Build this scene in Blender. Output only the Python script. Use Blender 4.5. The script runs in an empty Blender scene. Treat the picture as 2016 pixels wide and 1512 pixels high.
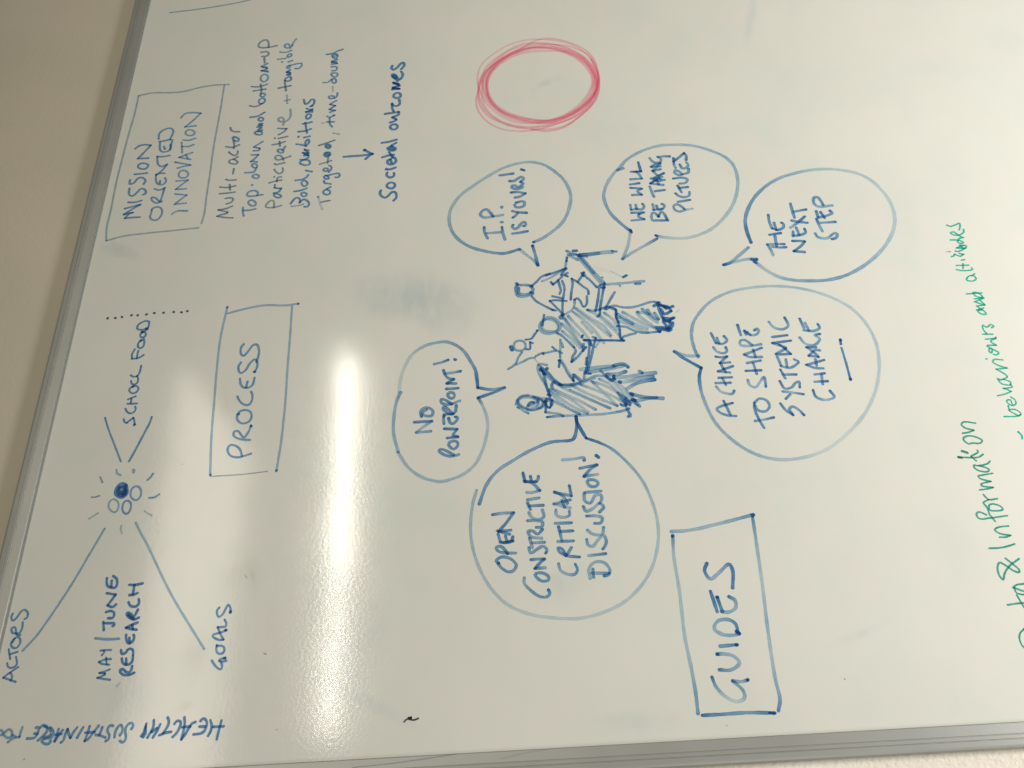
import bpy, math, random
from mathutils import Matrix, Vector
random.seed(7)
scene = bpy.context.scene
C = scene.collection

# ------------------------------------------------------------------ camera
# board plane is y = 0, x runs along the board, z is up; the phone is rolled
# on its side, so the top of the board is at the left of the picture
CAM = Vector((0.0, -0.9, 1.70))
IW, IH, FOC = 2016.0, 1512.0, 1630.0
VPX, VPY, SLOPE = 834.0, -2326.0, 0.0564
ax = Vector((VPX - IW/2, -(VPY - IH/2), -FOC)).normalized()     # world X seen from the camera
az = Vector((-1.0, -SLOPE, 0.0)).normalized()                   # world Z seen from the camera
ay = az.cross(ax).normalized()
az = ax.cross(ay).normalized()
ROT = Matrix((ax, ay, az))                                      # camera -> world
cam_d = bpy.data.cameras.new("camera")
cam_d.sensor_width = 36.0
cam_d.lens = FOC / IW * 36.0
cam_d.clip_start = 0.02
cam_d.clip_end = 100.0
cam = bpy.data.objects.new("camera", cam_d)
C.objects.link(cam)
m4 = ROT.to_4x4()
m4.translation = CAM
cam.matrix_world = m4
scene.camera = cam
scene.cycles.transparent_max_bounces = 64
scene.cycles.max_bounces = 6
scene.render.film_transparent = False

# ------------------------------------------------------------------ exposure and light
scene.view_settings.view_transform = 'Standard'
scene.view_settings.look = 'None'
scene.view_settings.exposure = 0.06
scene.view_settings.gamma = 1.0

world = bpy.data.worlds.new("World")
scene.world = world
world.use_nodes = True
world.node_tree.nodes['Background'].inputs['Color'].default_value = (1.0, 0.95, 0.80, 1)
world.node_tree.nodes['Background'].inputs['Strength'].default_value = 0.15

def area(name, loc, size, power, color, target):
    l = bpy.data.lights.new(name, 'AREA')
    l.shape = 'RECTANGLE'
    l.size, l.size_y = size
    l.energy = power
    l.color = color
    o = bpy.data.objects.new(name, l)
    C.objects.link(o)
    o.location = loc
    d = Vector(target) - Vector(loc)
    if abs(d.x) < 1e-6 and abs(d.y) < 1e-6:
        o.rotation_euler = (0, 0, 0)
    else:
        o.rotation_euler = d.to_track_quat('-Z', 'Y').to_euler()
    return o
# ceiling luminaire well behind the phone: its reflection is the long white streak
area("ceiling_lamp", (2.42, -4.66, 2.95), (1.65, 0.27), 125, (1.0, 0.95, 0.82), (2.42, -4.66, 0))
area("ceiling_lamp", (1.06, -4.60, 2.95), (1.06, 0.26), 48, (1.0, 0.95, 0.84), (1.06, -4.60, 0))
# nearer, louvred luminaire: the pale broad glow near the top of the board
area("ceiling_lamp", (0.75, -2.25, 2.95), (1.7, 0.85), 25, (1.0, 0.93, 0.80), (0.75, -2.25, 0))
# unseen fill lights, added low in front to brighten the board's lower half
area("added_low_fill", (0.80, -0.90, 0.0), (1.5, 0.18), 8.0, (0.985, 0.985, 1.0), (0.50, 0.0, 1.30))
area("added_low_fill", (0.20, -0.90, 0.0), (1.0, 0.18), 18.5, (0.985, 0.985, 1.0), (0.50, 0.0, 1.30))
area("added_side_fill", (-1.20, -1.80, 1.00), (0.5, 0.5), 6.0, (1.0, 0.98, 0.95), (0.60, 0.0, 1.20))  # unseen fill added at the left to balance brightness across the board

# ------------------------------------------------------------------ helpers
def px(u, v, y=0.0):
    d = ROT @ Vector((u - IW/2, -(v - IH/2), -FOC))
    t = (y - CAM.y) / d.y
    return CAM + d * t

def tag(o, label=None, cat=None, group=None, kind=None):
    if label: o['label'] = label
    if cat: o['category'] = cat
    if group: o['group'] = group
    if kind: o['kind'] = kind

def mesh_obj(name, verts, faces, mat, parent=None, smooth=False):
    me = bpy.data.meshes.new(name)
    me.from_pydata(verts, [], faces)
    me.materials.append(mat)
    if smooth:
        me.polygons.foreach_set('use_smooth', [True]*len(me.polygons))
    me.update()
    o = bpy.data.objects.new(name, me)
    C.objects.link(o)
    if parent: o.parent = parent
    return o

def empty(name, parent=None, loc=(0, 0, 0)):
    o = bpy.data.objects.new(name, None)
    o.empty_display_size = 0.05
    C.objects.link(o)
    o.location = loc
    if parent: o.parent = parent
    return o

def new_mat(name):
    m = bpy.data.materials.new(name)
    m.use_nodes = True
    nt = m.node_tree
    nt.nodes.clear()
    out = nt.nodes.new('ShaderNodeOutputMaterial')
    return m, nt, out

def N(nt, typ, **kw):
    n = nt.nodes.new(typ)
    for k, v in kw.items():
        if k in ('operation', 'blend_type', 'data_type', 'attribute_name', 'noise_dimensions', 'interpolation_type', 'normalize'):
            setattr(n, k, v)
        else:
            n.inputs[k].default_value = v
    return n

def math_n(nt, op, a, b=None, clamp=False):
    n = nt.nodes.new('ShaderNodeMath')
    n.operation = op
    n.use_clamp = clamp
    for i, x in enumerate((a, b)):
        if x is None: continue
        if hasattr(x, 'type') and hasattr(x, 'links'): nt.links.new(x, n.inputs[i])
        else: n.inputs[i].default_value = x
    return n.outputs[0]

def mapping(nt, scale, src='Object', rot=(0, 0, 0)):
    tc = nt.nodes.new('ShaderNodeTexCoord')
    mp = nt.nodes.new('ShaderNodeMapping')
    mp.inputs['Scale'].default_value = scale
    mp.inputs['Rotation'].default_value = rot
    nt.links.new(tc.outputs[src], mp.inputs['Vector'])
    return mp.outputs['Vector']

def mixcol(nt, fac, a, b, blend='MIX'):
    n = nt.nodes.new('ShaderNodeMix')
    n.data_type = 'RGBA'
    n.blend_type = blend
    def put(sock, x):
        if hasattr(x, 'links'): nt.links.new(x, sock)
        else: sock.default_value = x
    put(n.inputs[0], fac); put(n.inputs[6], a); put(n.inputs[7], b)
    return n.outputs[2]

def ramp(nt, src, lo, hi):
    n = nt.nodes.new('ShaderNodeMapRange')
    n.inputs['From Min'].default_value = lo
    n.inputs['From Max'].default_value = hi
    nt.links.new(src, n.inputs['Value'])
    return n.outputs['Result']

# ------------------------------------------------------------------ materials
def mat_board():
    m, nt, out = new_mat("whiteboard_enamel")
    L = nt.links
    p = N(nt, 'ShaderNodeBsdfPrincipled')
    big = N(nt, 'ShaderNodeTexNoise', Scale=5.0, Detail=3.0, Roughness=0.55)
    L.new(mapping(nt, (1, 1, 1)), big.inputs['Vector'])
    blot = N(nt, 'ShaderNodeTexNoise', Scale=14.0, Detail=4.0, Roughness=0.6)
    L.new(mapping(nt, (1, 1, 1.0)), blot.inputs['Vector'])
    wipe = N(nt, 'ShaderNodeTexNoise', Scale=3.0, Detail=5.0, Roughness=0.62, Distortion=0.8)
    L.new(mapping(nt, (1.0, 1, 4.5), rot=(0, math.radians(24), 0)), wipe.inputs['Vector'])
    c = mixcol(nt, ramp(nt, blot.outputs['Fac'], 0.40, 0.60), (0.690, 0.672, 0.605, 1), (0.650, 0.674, 0.600, 1))
    c = mixcol(nt, ramp(nt, big.outputs['Fac'], 0.35, 0.68), c, (0.715, 0.702, 0.632, 1))
    w = math_n(nt, 'MULTIPLY', ramp(nt, wipe.outputs['Fac'], 0.55, 0.85), 0.12)
    c = mixcol(nt, w, c, (0.50, 0.52, 0.50, 1))
    # faint specks of dried ink dust
    sp = N(nt, 'ShaderNodeTexVoronoi', Scale=42.0)
    L.new(mapping(nt, (1, 1, 1)), sp.inputs['Vector'])
    spk = nt.nodes.new('ShaderNodeMapRange')
    spk.inputs['From Min'].default_value = 0.045; spk.inputs['From Max'].default_value = 0.02
    L.new(sp.outputs['Distance'], spk.inputs['Value'])
    gate = N(nt, 'ShaderNodeTexNoise', Scale=11.0)
    L.new(mapping(nt, (1, 1, 1)), gate.inputs['Vector'])
    sf = math_n(nt, 'MULTIPLY', spk.outputs['Result'], ramp(nt, gate.outputs['Fac'], 0.55, 0.72))
    c = mixcol(nt, math_n(nt, 'MULTIPLY', sf, 0.25), c, (0.20, 0.21, 0.22, 1))
    L.new(c, p.inputs['Base Color'])
    # micro-scratched enamel
    r = N(nt, 'ShaderNodeTexNoise', Scale=60.0, Detail=6.0, Roughness=0.7)
    L.new(mapping(nt, (1, 1, 1)), r.inputs['Vector'])
    rr = nt.nodes.new('ShaderNodeMapRange')
    rr.inputs['To Min'].default_value = 0.08; rr.inputs['To Max'].default_value = 0.15
    L.new(r.outputs['Fac'], rr.inputs['Value'])
    L.new(rr.outputs['Result'], p.inputs['Roughness'])
    p.inputs['IOR'].default_value = 1.5
    b1 = N(nt, 'ShaderNodeTexNoise', Scale=270.0, Detail=1.0, Roughness=0.5)
    L.new(mapping(nt, (1, 1, 1)), b1.inputs['Vector'])
    b2 = N(nt, 'ShaderNodeTexNoise', Scale=9.0, Detail=1.0)
    L.new(mapping(nt, (1, 1, 1)), b2.inputs['Vector'])
    h = math_n(nt, 'ADD', math_n(nt, 'MULTIPLY', b1.outputs['Fac'], 0.60), math_n(nt, 'MULTIPLY', b2.outputs['Fac'], 4.0))
    bp = N(nt, 'ShaderNodeBump', Strength=1.0, Distance=0.00006)
    L.new(h, bp.inputs['Height'])
    L.new(bp.outputs['Normal'], p.inputs['Normal'])
    L.new(p.outputs[0], out.inputs['Surface'])
    return m

def mat_rail():
    m, nt, out = new_mat("frame_aluminium")
    L = nt.links
    p = N(nt, 'ShaderNodeBsdfPrincipled', Metallic=0.55, Roughness=0.48)
    n1 = N(nt, 'ShaderNodeTexNoise', Scale=10.0, Detail=5.0)
    L.new(mapping(nt, (1, 1, 1)), n1.inputs['Vector'])
    c = mixcol(nt, ramp(nt, n1.outputs['Fac'], 0.3, 0.7), (0.35, 0.352, 0.325, 1), (0.39, 0.392, 0.36, 1))
    L.new(c, p.inputs['Base Color'])
    n2 = N(nt, 'ShaderNodeTexNoise', Scale=300.0, Detail=2.0)
    L.new(mapping(nt, (1, 1, 1)), n2.inputs['Vector'])
    bp = N(nt, 'ShaderNodeBump', Strength=0.5, Distance=0.00008)
    L.new(n2.outputs['Fac'], bp.inputs['Height'])
    L.new(bp.outputs['Normal'], p.inputs['Normal'])
    L.new(p.outputs[0], out.inputs['Surface'])
    return m

def mat_wall(name="painted_plaster", ca=(0.555, 0.505, 0.385, 1), cb=(0.60, 0.535, 0.425, 1), sc=170.0, dist=0.0005):
    m, nt, out = new_mat(name)
    L = nt.links
    p = N(nt, 'ShaderNodeBsdfPrincipled', Roughness=0.85)
    n1 = N(nt, 'ShaderNodeTexNoise', Scale=6.0, Detail=5.0)
    L.new(mapping(nt, (1, 1, 1)), n1.inputs['Vector'])
    c = mixcol(nt, ramp(nt, n1.outputs['Fac'], 0.3, 0.7), ca, cb)
    L.new(c, p.inputs['Base Color'])
    n2 = N(nt, 'ShaderNodeTexNoise', Scale=sc, Detail=4.0, Roughness=0.65)
    L.new(mapping(nt, (1, 1, 1)), n2.inputs['Vector'])
    bp = N(nt, 'ShaderNodeBump', Strength=1.0, Distance=dist)
    L.new(n2.outputs['Fac'], bp.inputs['Height'])
    L.new(bp.outputs['Normal'], p.inputs['Normal'])
    L.new(p.outputs[0], out.inputs['Surface'])
    return m

def mat_ink(name, K, body, edge=0.8):
    """dry marker film: a thin dye layer that filters the board behind it"""
    m, nt, out = new_mat(name)
    L = nt.links
    at = N(nt, 'ShaderNodeAttribute', attribute_name='ink')
    dens = at.outputs['Fac']
    uv = nt.nodes.new('ShaderNodeUVMap')
    sx = nt.nodes.new('ShaderNodeSeparateXYZ')
    L.new(uv.outputs[0], sx.inputs[0])
    av = math_n(nt, 'ABSOLUTE', sx.outputs['Y'])
    rim = math_n(nt, 'MULTIPLY', math_n(nt, 'POWER', av, 4.0), edge)
    st = N(nt, 'ShaderNodeTexNoise', Scale=1.0, Detail=3.0, Roughness=0.6)
    mp = nt.nodes.new('ShaderNodeMapping')
    mp.inputs['Scale'].default_value = (0.10, 2.2, 1)
    L.new(uv.outputs[0], mp.inputs['Vector'])
    L.new(mp.outputs[0], st.inputs['Vector'])
    gr = N(nt, 'ShaderNodeTexNoise', Scale=900.0, Detail=2.0)
    L.new(mapping(nt, (1, 1, 1)), gr.inputs['Vector'])
    f = math_n(nt, 'ADD', math_n(nt, 'ADD', 0.10, rim), math_n(nt, 'MULTIPLY', st.outputs['Fac'], 1.35))
    f = math_n(nt, 'ADD', f, math_n(nt, 'MULTIPLY', math_n(nt, 'SUBTRACT', gr.outputs['Fac'], 0.5), 0.5))
    d = math_n(nt, 'MULTIPLY', math_n(nt, 'POWER', dens, 1.8), 0.52)
    d = math_n(nt, 'MULTIPLY', d, f)
    # soft edge of the film
    soft = nt.nodes.new('ShaderNodeMapRange')
    soft.inputs['From Min'].default_value = 1.0; soft.inputs['From Max'].default_value = 0.84
    L.new(av, soft.inputs['Value'])
    d = math_n(nt, 'MULTIPLY', d, soft.outputs['Result'])
    cmb = nt.nodes.new('ShaderNodeCombineColor')
    for i, k in enumerate(K):
        L.new(math_n(nt, 'EXPONENT', math_n(nt, 'MULTIPLY', d, -k*0.75)), cmb.inputs[i])
    tr = N(nt, 'ShaderNodeBsdfTransparent')
    L.new(cmb.outputs[0], tr.inputs['Color'])
    pb = N(nt, 'ShaderNodeBsdfPrincipled', Roughness=0.45)
    pb.inputs['Base Color'].default_value = (*body, 1)
    mx = nt.nodes.new('ShaderNodeMixShader')
    L.new(math_n(nt, 'SUBTRACT', 1.0, math_n(nt, 'EXPONENT', math_n(nt, 'MULTIPLY', d, -0.9))), mx.inputs[0])
    L.new(tr.outputs[0], mx.inputs[1])
    L.new(pb.outputs[0], mx.inputs[2])
    L.new(mx.outputs[0], out.inputs['Surface'])
    return m

def mat_smudge(name, K):
    """thin haze of half-wiped ink, its own ragged shape"""
    m, nt, out = new_mat(name)
    L = nt.links
    at = N(nt, 'ShaderNodeAttribute', attribute_name='ink')
    n1 = N(nt, 'ShaderNodeTexNoise', Scale=22.0, Detail=5.0, Roughness=0.6, Distortion=0.6)
    L.new(mapping(nt, (1, 1, 2.2), rot=(0, math.radians(30), 0)), n1.inputs['Vector'])
    d = math_n(nt, 'MULTIPLY', at.outputs['Fac'], ramp(nt, n1.outputs['Fac'], 0.25, 0.75), clamp=True)
    cmb = nt.nodes.new('ShaderNodeCombineColor')
    for i, k in enumerate(K):
        L.new(math_n(nt, 'EXPONENT', math_n(nt, 'MULTIPLY', d, -k)), cmb.inputs[i])
    tr = N(nt, 'ShaderNodeBsdfTransparent')
    L.new(cmb.outputs[0], tr.inputs['Color'])
    L.new(tr.outputs[0], out.inputs['Surface'])
    return m

M_BOARD, M_RAIL, M_WALL = mat_board(), mat_rail(), mat_wall()
M_SIDE = mat_wall('rough_white_plaster', (0.79, 0.73, 0.62, 1), (0.83, 0.78, 0.69, 1), 140.0, 0.0022)
INK = {
    'blue':   mat_ink("blue_marker_ink",   (3.9, 1.95, 0.62), (0.02, 0.105, 0.29)),
    'line':   mat_ink("thin_blue_marker_ink", (4.1, 2.1, 0.70), (0.025, 0.11, 0.28)),
    'grey':   mat_ink("drying_marker_ink", (3.4, 2.35, 1.35), (0.06, 0.10, 0.16)),
    'black':  mat_ink("black_marker_ink",  (5.0, 5.0, 4.6), (0.02, 0.02, 0.02), 0.1),
    'red':    mat_ink("red_marker_ink",    (0.0, 1.2, 0.75), (0.95, 0.18, 0.26), 1.4),
    'green':  mat_ink("green_marker_ink",  (5.2, 0.75, 1.15), (0.01, 0.32, 0.21), 0.3),
    'dgreen': mat_ink("dark_green_marker_ink", (5.0, 1.25, 1.6), (0.01, 0.18, 0.135), 0.3),
}
M_SMUDGE = mat_smudge("wiped_ink_haze", (1.0, 0.68, 0.46))
M_DIRT = mat_smudge("brown_grime", (0.8, 1.0, 1.2))

# ------------------------------------------------------------------ wall
WALL_Y = 0.0072
def grid_quad(name, x0, x1, z0, z1, y, mat, parent=None):
    return mesh_obj(name, [(x0, y, z0), (x1, y, z0), (x1, y, z1), (x0, y, z1)], [(0, 1, 2, 3)], mat, parent)
wall = grid_quad("wall", 0.049, 4.4, 0.0, 3.0, WALL_Y, M_WALL)
tag(wall, kind='structure', label="smooth beige wall above the whiteboard")
side = mesh_obj("wall_left", [(-1.8, 0.0062, 0), (0.050, 0.0062, 0), (0.050, 0.0062, 3.0), (-1.8, 0.0062, 3.0), (0.050, 0.0071, 0), (0.050, 0.0071, 3.0)],
                [(0, 1, 2, 3), (1, 4, 5, 2)], M_SIDE)
tag(side, kind='structure', label="pale rough textured wall beside the left edge of the whiteboard")

# ------------------------------------------------------------------ whiteboard
board = empty("whiteboard", loc=(1.13, 0, 0.76))
tag(board, "large framed whiteboard covered in blue, red and green marker writing, mounted on the beige wall", "whiteboard")
BX0, BX1 = 0.0628, 2.20
BZ1 = CAM.z + 0.5615
BZ0 = BZ1 - 1.50
def put(o, parent=board):
    """parent without moving the geometry, which is built in world coordinates"""
    o.parent = parent
    o.matrix_parent_inverse = Matrix.Translation(-Vector(parent.location)) if parent is board else Matrix.Identity(4)
    return o
# panel: a real slab with rounded enamel face
pan = mesh_obj("panel", [(BX0-.006, 0, BZ0-.006), (BX1+.006, 0, BZ0-.006), (BX1+.006, 0, BZ1+.006), (BX0-.006, 0, BZ1+.006),
                         (BX0-.006, .006, BZ0-.006), (BX1+.006, .006, BZ0-.006), (BX1+.006, .006, BZ1+.006), (BX0-.006, .006, BZ1+.006)],
               [(0, 1, 2, 3), (7, 6, 5, 4), (4, 5, 1, 0), (5, 6, 2, 1), (6, 7, 3, 2), (7, 4, 0, 3)], M_BOARD)
put(pan)

# extruded rail profile: t = distance outwards from the inner edge, y = depth (negative = proud of the board)
PROF = [(0.0, -0.0005), (0.0002, -0.0042), (0.0010, -0.0050), (0.0104, -0.0056), (0.0108, -0.0052), (0.0112, -0.0052), (0.0115, -0.0056),
        (0.0147, -0.0055), (0.0150, -0.0048), (0.0155, -0.0048), (0.0158, -0.0053), (0.0205, -0.0050), (0.0226, -0.0044), (0.0236, -0.0030), (0.0240, 0.0), (0.0240, 0.0070)]
def rail(side, label):
    corners = {'top': ((BX0, BZ1), (BX1, BZ1)), 'bottom': ((BX1, BZ0), (BX0, BZ0)),
               'left': ((BX0, BZ0), (BX0, BZ1)), 'right': ((BX1, BZ1), (BX1, BZ0))}[side]
    n = {'top': (0, 1), 'bottom': (0, -1), 'left': (-1, 0), 'right': (1, 0)}[side]
    (xa, za), (xb, zb) = corners
    dx, dz = xb-xa, zb-za
    l = math.hypot(dx, dz); dx /= l; dz /= l
    vs = []
    for t, y in PROF:                                    # mitred ends
        g = 0.00012
        vs.append((xa + n[0]*t - dx*(t-g), y, za + n[1]*t - dz*(t-g)))
        vs.append((xb + n[0]*t + dx*(t-g), y, zb + n[1]*t + dz*(t-g)))
    fs = [(2*i, 2*i+1, 2*i+3, 2*i+2) for i in range(len(PROF)-1)]
    o = mesh_obj("frame_rail", vs, fs, M_RAIL)
    o['label'] = label
    return put(o)
rail('top', "grey aluminium rail along the top edge")
rail('left', "grey aluminium rail with two grooves along the left edge")
rail('bottom', "grey aluminium rail along the bottom edge")
rail('right', "grey aluminium rail along the right edge")

# ------------------------------------------------------------------ marker strokes
def catmull(pts, closed=False):
    """centripetal-ish smooth curve through (u, v, d) points, about 1.6 px spacing"""
    if len(pts) < 2: return pts
    n = len(pts)
    if n == 2 and not closed:
        P = [pts[0], pts[0], pts[1], pts[1]]
    elif closed:
        P = [pts[-1]] + pts + [pts[0], pts[1]]
    else:
        a, b = pts[0], pts[1]; y, z = pts[-2], pts[-1]
        P = [tuple(2*a[k]-b[k] if k < 2 else a[k] for k in range(3))] + pts + [tuple(2*z[k]-y[k] if k < 2 else z[k] for k in range(3))]
    out = []
    for i in range(1, len(P)-2):
        p0, p1, p2, p3 = P[i-1], P[i], P[i+1], P[i+2]
        d12 = math.hypot(p2[0]-p1[0], p2[1]-p1[1])
        if d12 < 1e-6: continue
        d01 = max(math.hypot(p1[0]-p0[0], p1[1]-p0[1]), 1e-3)
        d23 = max(math.hypot(p3[0]-p2[0], p3[1]-p2[1]), 1e-3)
        s0, s1, s2 = d01**.5, d12**.5, d23**.5
        def tan(k):
            t1 = (p1[k]-p0[k])/s0 - (p2[k]-p0[k])/(s0+s1) + (p2[k]-p1[k])/s1
            t2 = (p2[k]-p1[k])/s1 - (p3[k]-p1[k])/(s1+s2) + (p3[k]-p2[k])/s2
            return t1*s1, t2*s1
        tx, ty = tan(0), tan(1)
        m = max(2, int(d12/1.7))
        for j in range(m):
            t = j/m
            h1 = 2*t**3-3*t*t+1; h2 = t**3-2*t*t+t; h3 = -2*t**3+3*t*t; h4 = t**3-t*t
            out.append((h1*p1[0]+h2*tx[0]+h3*p2[0]+h4*tx[1], h1*p1[1]+h2*ty[0]+h3*p2[1]+h4*ty[1], p1[2]+(p2[2]-p1[2])*t))
    out.append(pts[0] if closed else pts[-1])
    return out

stroke_no = [0]
class Ink:
    """collects the strokes of one word or outline; each build() is ONE mesh"""
    def __init__(self):
        self.v, self.f, self.uv, self.d, self.mi, self.mats = [], [], [], [], [], []
    def mslot(self, ink):
        m = INK[ink]
        if m not in self.mats: self.mats.append(m)
        return self.mats.index(m)
    def depth(self):
        stroke_no[0] += 1
        return -0.00010 - (stroke_no[0] % 31) * 0.000010
    def stroke(self, pts, width, ink, closed=False, yplane=0.0):
        y0 = self.depth() + yplane
        c = catmull(pts, closed)
        W = [px(u, v, yplane) for u, v, d in c]
        # local scale: metres per picture pixel
        mu, mv = pts[len(pts)//2][:2]
        a = px(mu, mv); s = math.sqrt((px(mu+1, mv)-a).length * (px(mu, mv+1)-a).length)
        hw = width * s * (0.455 if ink == 'line' else 0.40 if ink == 'red' else 0.425)
        # resample evenly in metres
        L = [0.0]
        for i in range(1, len(W)): L.append(L[-1] + (W[i]-W[i-1]).length)
        tot = L[-1]
        if tot < 1e-6: return
        pos = []
        if not closed:
            for k in range(5):
                a_ = 1 - math.cos(math.pi/2*k/5); pos.append(-hw*0.9 + hw*0.9*a_*1.0)
        nmid = max(3, int(tot/(hw*0.55)))
        mid = [tot*k/nmid for k in range(nmid+1)]
        cap0 = [-hw*math.cos(math.pi/2*k/5) for k in range(5)]
        cap1 = [tot + hw*math.sin(math.pi/2*(k+1)/5) for k in range(5)]
        pos = mid if closed else cap0 + mid + cap1
        seed = random.random()*300
        base = len(self.v); j = 0
        n = len(pos)
        ph = random.random()*6
        for k, p in enumerate(pos):
            q = min(max(p, 0), tot)
            while j < len(L)-2 and L[j+1] < q: j += 1
            while j > 0 and L[j] > q: j -= 1
            t = (q-L[j])/max(L[j+1]-L[j], 1e-9)
            P = W[j].lerp(W[j+1], t)
            # smoothed tangent
            e = hw*0.7
            def at(qq):
                qq = min(max(qq, 0), tot)
                i = 0; lo, hi = 0, len(L)-2
                while lo < hi:
                    mm = (lo+hi+1)//2
                    if L[mm] <= qq: lo = mm
                    else: hi = mm-1
                return W[lo].lerp(W[lo+1], (qq-L[lo])/max(L[lo+1]-L[lo], 1e-9))
            T = at(q+e)-at(q-e)
            if T.length < 1e-9: T = W[-1]-W[0]
            T.normalize()
            Nn = Vector((-T.z, 0, T.x))
            over = p - q
            P = P + T*over
            r = hw*math.sqrt(max(0.0, 1-(over/hw)**2)) if over else hw
            r *= 1 + 0.07*math.sin(q/hw*0.45+ph) + 0.04*math.sin(q/hw*1.3+ph*2)
            r = max(r, hw*0.02)
            dd = c[j][2]*(1-t) + c[min(j+1, len(c)-1)][2]*t
            if not closed:                                  # a pen rests a moment where it lands and lifts
                en = min(p+hw, tot+hw-p)/(hw*2.2)
                if en < 1: dd = min(1.0, dd + 0.12*(1-en))
            y = y0 - 0.000012*(q/tot)
            for sgn in (-1, 0, 1):
                vv = P + Nn*r*sgn
                self.v.append((vv.x, y, vv.z))
                self.uv.append((seed + p*1000, sgn))
                self.d.append(dd)
        ms = self.mslot(ink)
        for k in range(n-1):
            b = base + 3*k
            self.f += [(b, b+3, b+4, b+1), (b+1, b+4, b+5, b+2)]
            self.mi += [ms, ms]
    def dot(self, u, v, width, dens, ink):
        y0 = self.depth()
        a = px(u, v); s = math.sqrt((px(u+1, v)-a).length * (px(u, v+1)-a).length)
        r = width*s*0.54
        base = len(self.v); seed = random.random()*300
        self.v.append((a.x, y0, a.z)); self.uv.append((seed, 0)); self.d.append(dens)
        n = 14; ph = random.random()*6
        for k in range(n):
            t = 2*math.pi*k/n
            rr = r*(1+0.10*math.sin(2*t+ph)+0.06*math.sin(3*t+2*ph))
            self.v.append((a.x+rr*math.cos(t), y0, a.z+rr*math.sin(t))); self.uv.append((seed+t, 1)); self.d.append(dens)
        ms = self.mslot(ink)
        for k in range(n):
            self.f.append((base, base+1+k, base+1+(k+1) % n)); self.mi.append(ms)
    def build(self, name, parent):
        me = bpy.data.meshes.new(name)
        me.from_pydata(self.v, [], self.f)
        for m in self.mats: me.materials.append(m)
        me.polygons.foreach_set('material_index', self.mi)
        at = me.attributes.new('ink', 'FLOAT', 'POINT')
        at.data.foreach_set('value', self.d)
        uvl = me.uv_layers.new(name='UVMap')
        flat = []
        for lp in me.loops:
            flat += self.uv[lp.vertex_index]
        uvl.data.foreach_set('uv', flat)
        me.update()
        o = bpy.data.objects.new(name, me)
        C.objects.link(o)
        if parent is not None: o.parent = parent
        return o

def parse(text):
    """C ox oy s: picture window the points are measured in; P part; S sub-part; I ink width density; then strokes"""
    ox = oy = 0.0; s = 1.0; ink, wd, dn = 'blue', 5.0, .7; yp = 0.0
    items = []                                        # [part name, label, main Ink, [(sub name, label, Ink)]]
    cur = None; each = None
    for ln in text.strip().split('\n'):
        ln = ln.strip()
        if not ln: continue
        k, _, rest = ln.partition(' ')
        if k == 'C':
            ox, oy, s = map(float, rest.split())
        elif k == 'Y':
            yp = float(rest)
        elif k == 'P':
            nm, _, lb = rest.partition('|')
            items.append([nm.strip(), lb.strip(), Ink(), []]); cur = items[-1][2]; yp = 0.0; each = None
        elif ln == 'S' or k == 'S':
            nm, _, lb = rest.partition('|')
            nm = nm.strip() or 'word'; lb = lb.strip()
            if nm == 'outline': cur = items[-1][2]
            else:
                if nm == 'word' and lb: lb = 'the word ' + lb
                items[-1][3].append((nm, lb, Ink())); cur = items[-1][3][-1][2]
        elif k == 'E':                                # every following stroke is a part of its own
            nm, _, lb = rest.partition('|')
            each = (nm.strip(), lb.strip()); yp = 0.0
        elif k == 'I':
            a = rest.split(); ink, wd, dn = a[0], float(a[1]), float(a[2])
        else:
            for st in ln.split(';'):
                st = st.strip()
                if not st: continue
                if each:
                    items.append([each[0], each[1], Ink(), []]); cur = items[-1][2]
                closed = dot = False
                if st[0] == 'o': closed = True; st = st[1:]
                if st[0] == 'd': dot = True; st = st[1:]
                runs, run = [], []
                for tk in st.split():
                    corner = tk.endswith('!')
                    a = tk.rstrip('!').split(',')
                    p = (ox + float(a[0])/s, oy + float(a[1])/s, float(a[2]) if len(a) > 2 else None)
                    run.append(p)
                    if corner: runs.append(run); run = [p]
                if len(run) > 1 or not runs: runs.append(run)
                last = dn
                for run in runs:
                    q = []
                    for p in run:
                        d = p[2] if p[2] is not None else dn
                        q.append((p[0], p[1], d))
                    if dot:
                        for p in q: cur.dot(p[0], p[1], wd, p[2], ink)
                    elif len(q) > 1:
                        cur.stroke(q, wd, ink, closed, yp)
    for nm, lb, main, subs in items:
        if main.v:
            part = main.build(nm, None)
        else:
            part = empty(nm)
        if lb: part['label'] = lb
        put(part)
        for sn, sl, ik in subs:
            if ik.v:
                so = ik.build(sn, part)
                if sl: so['label'] = sl
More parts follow.
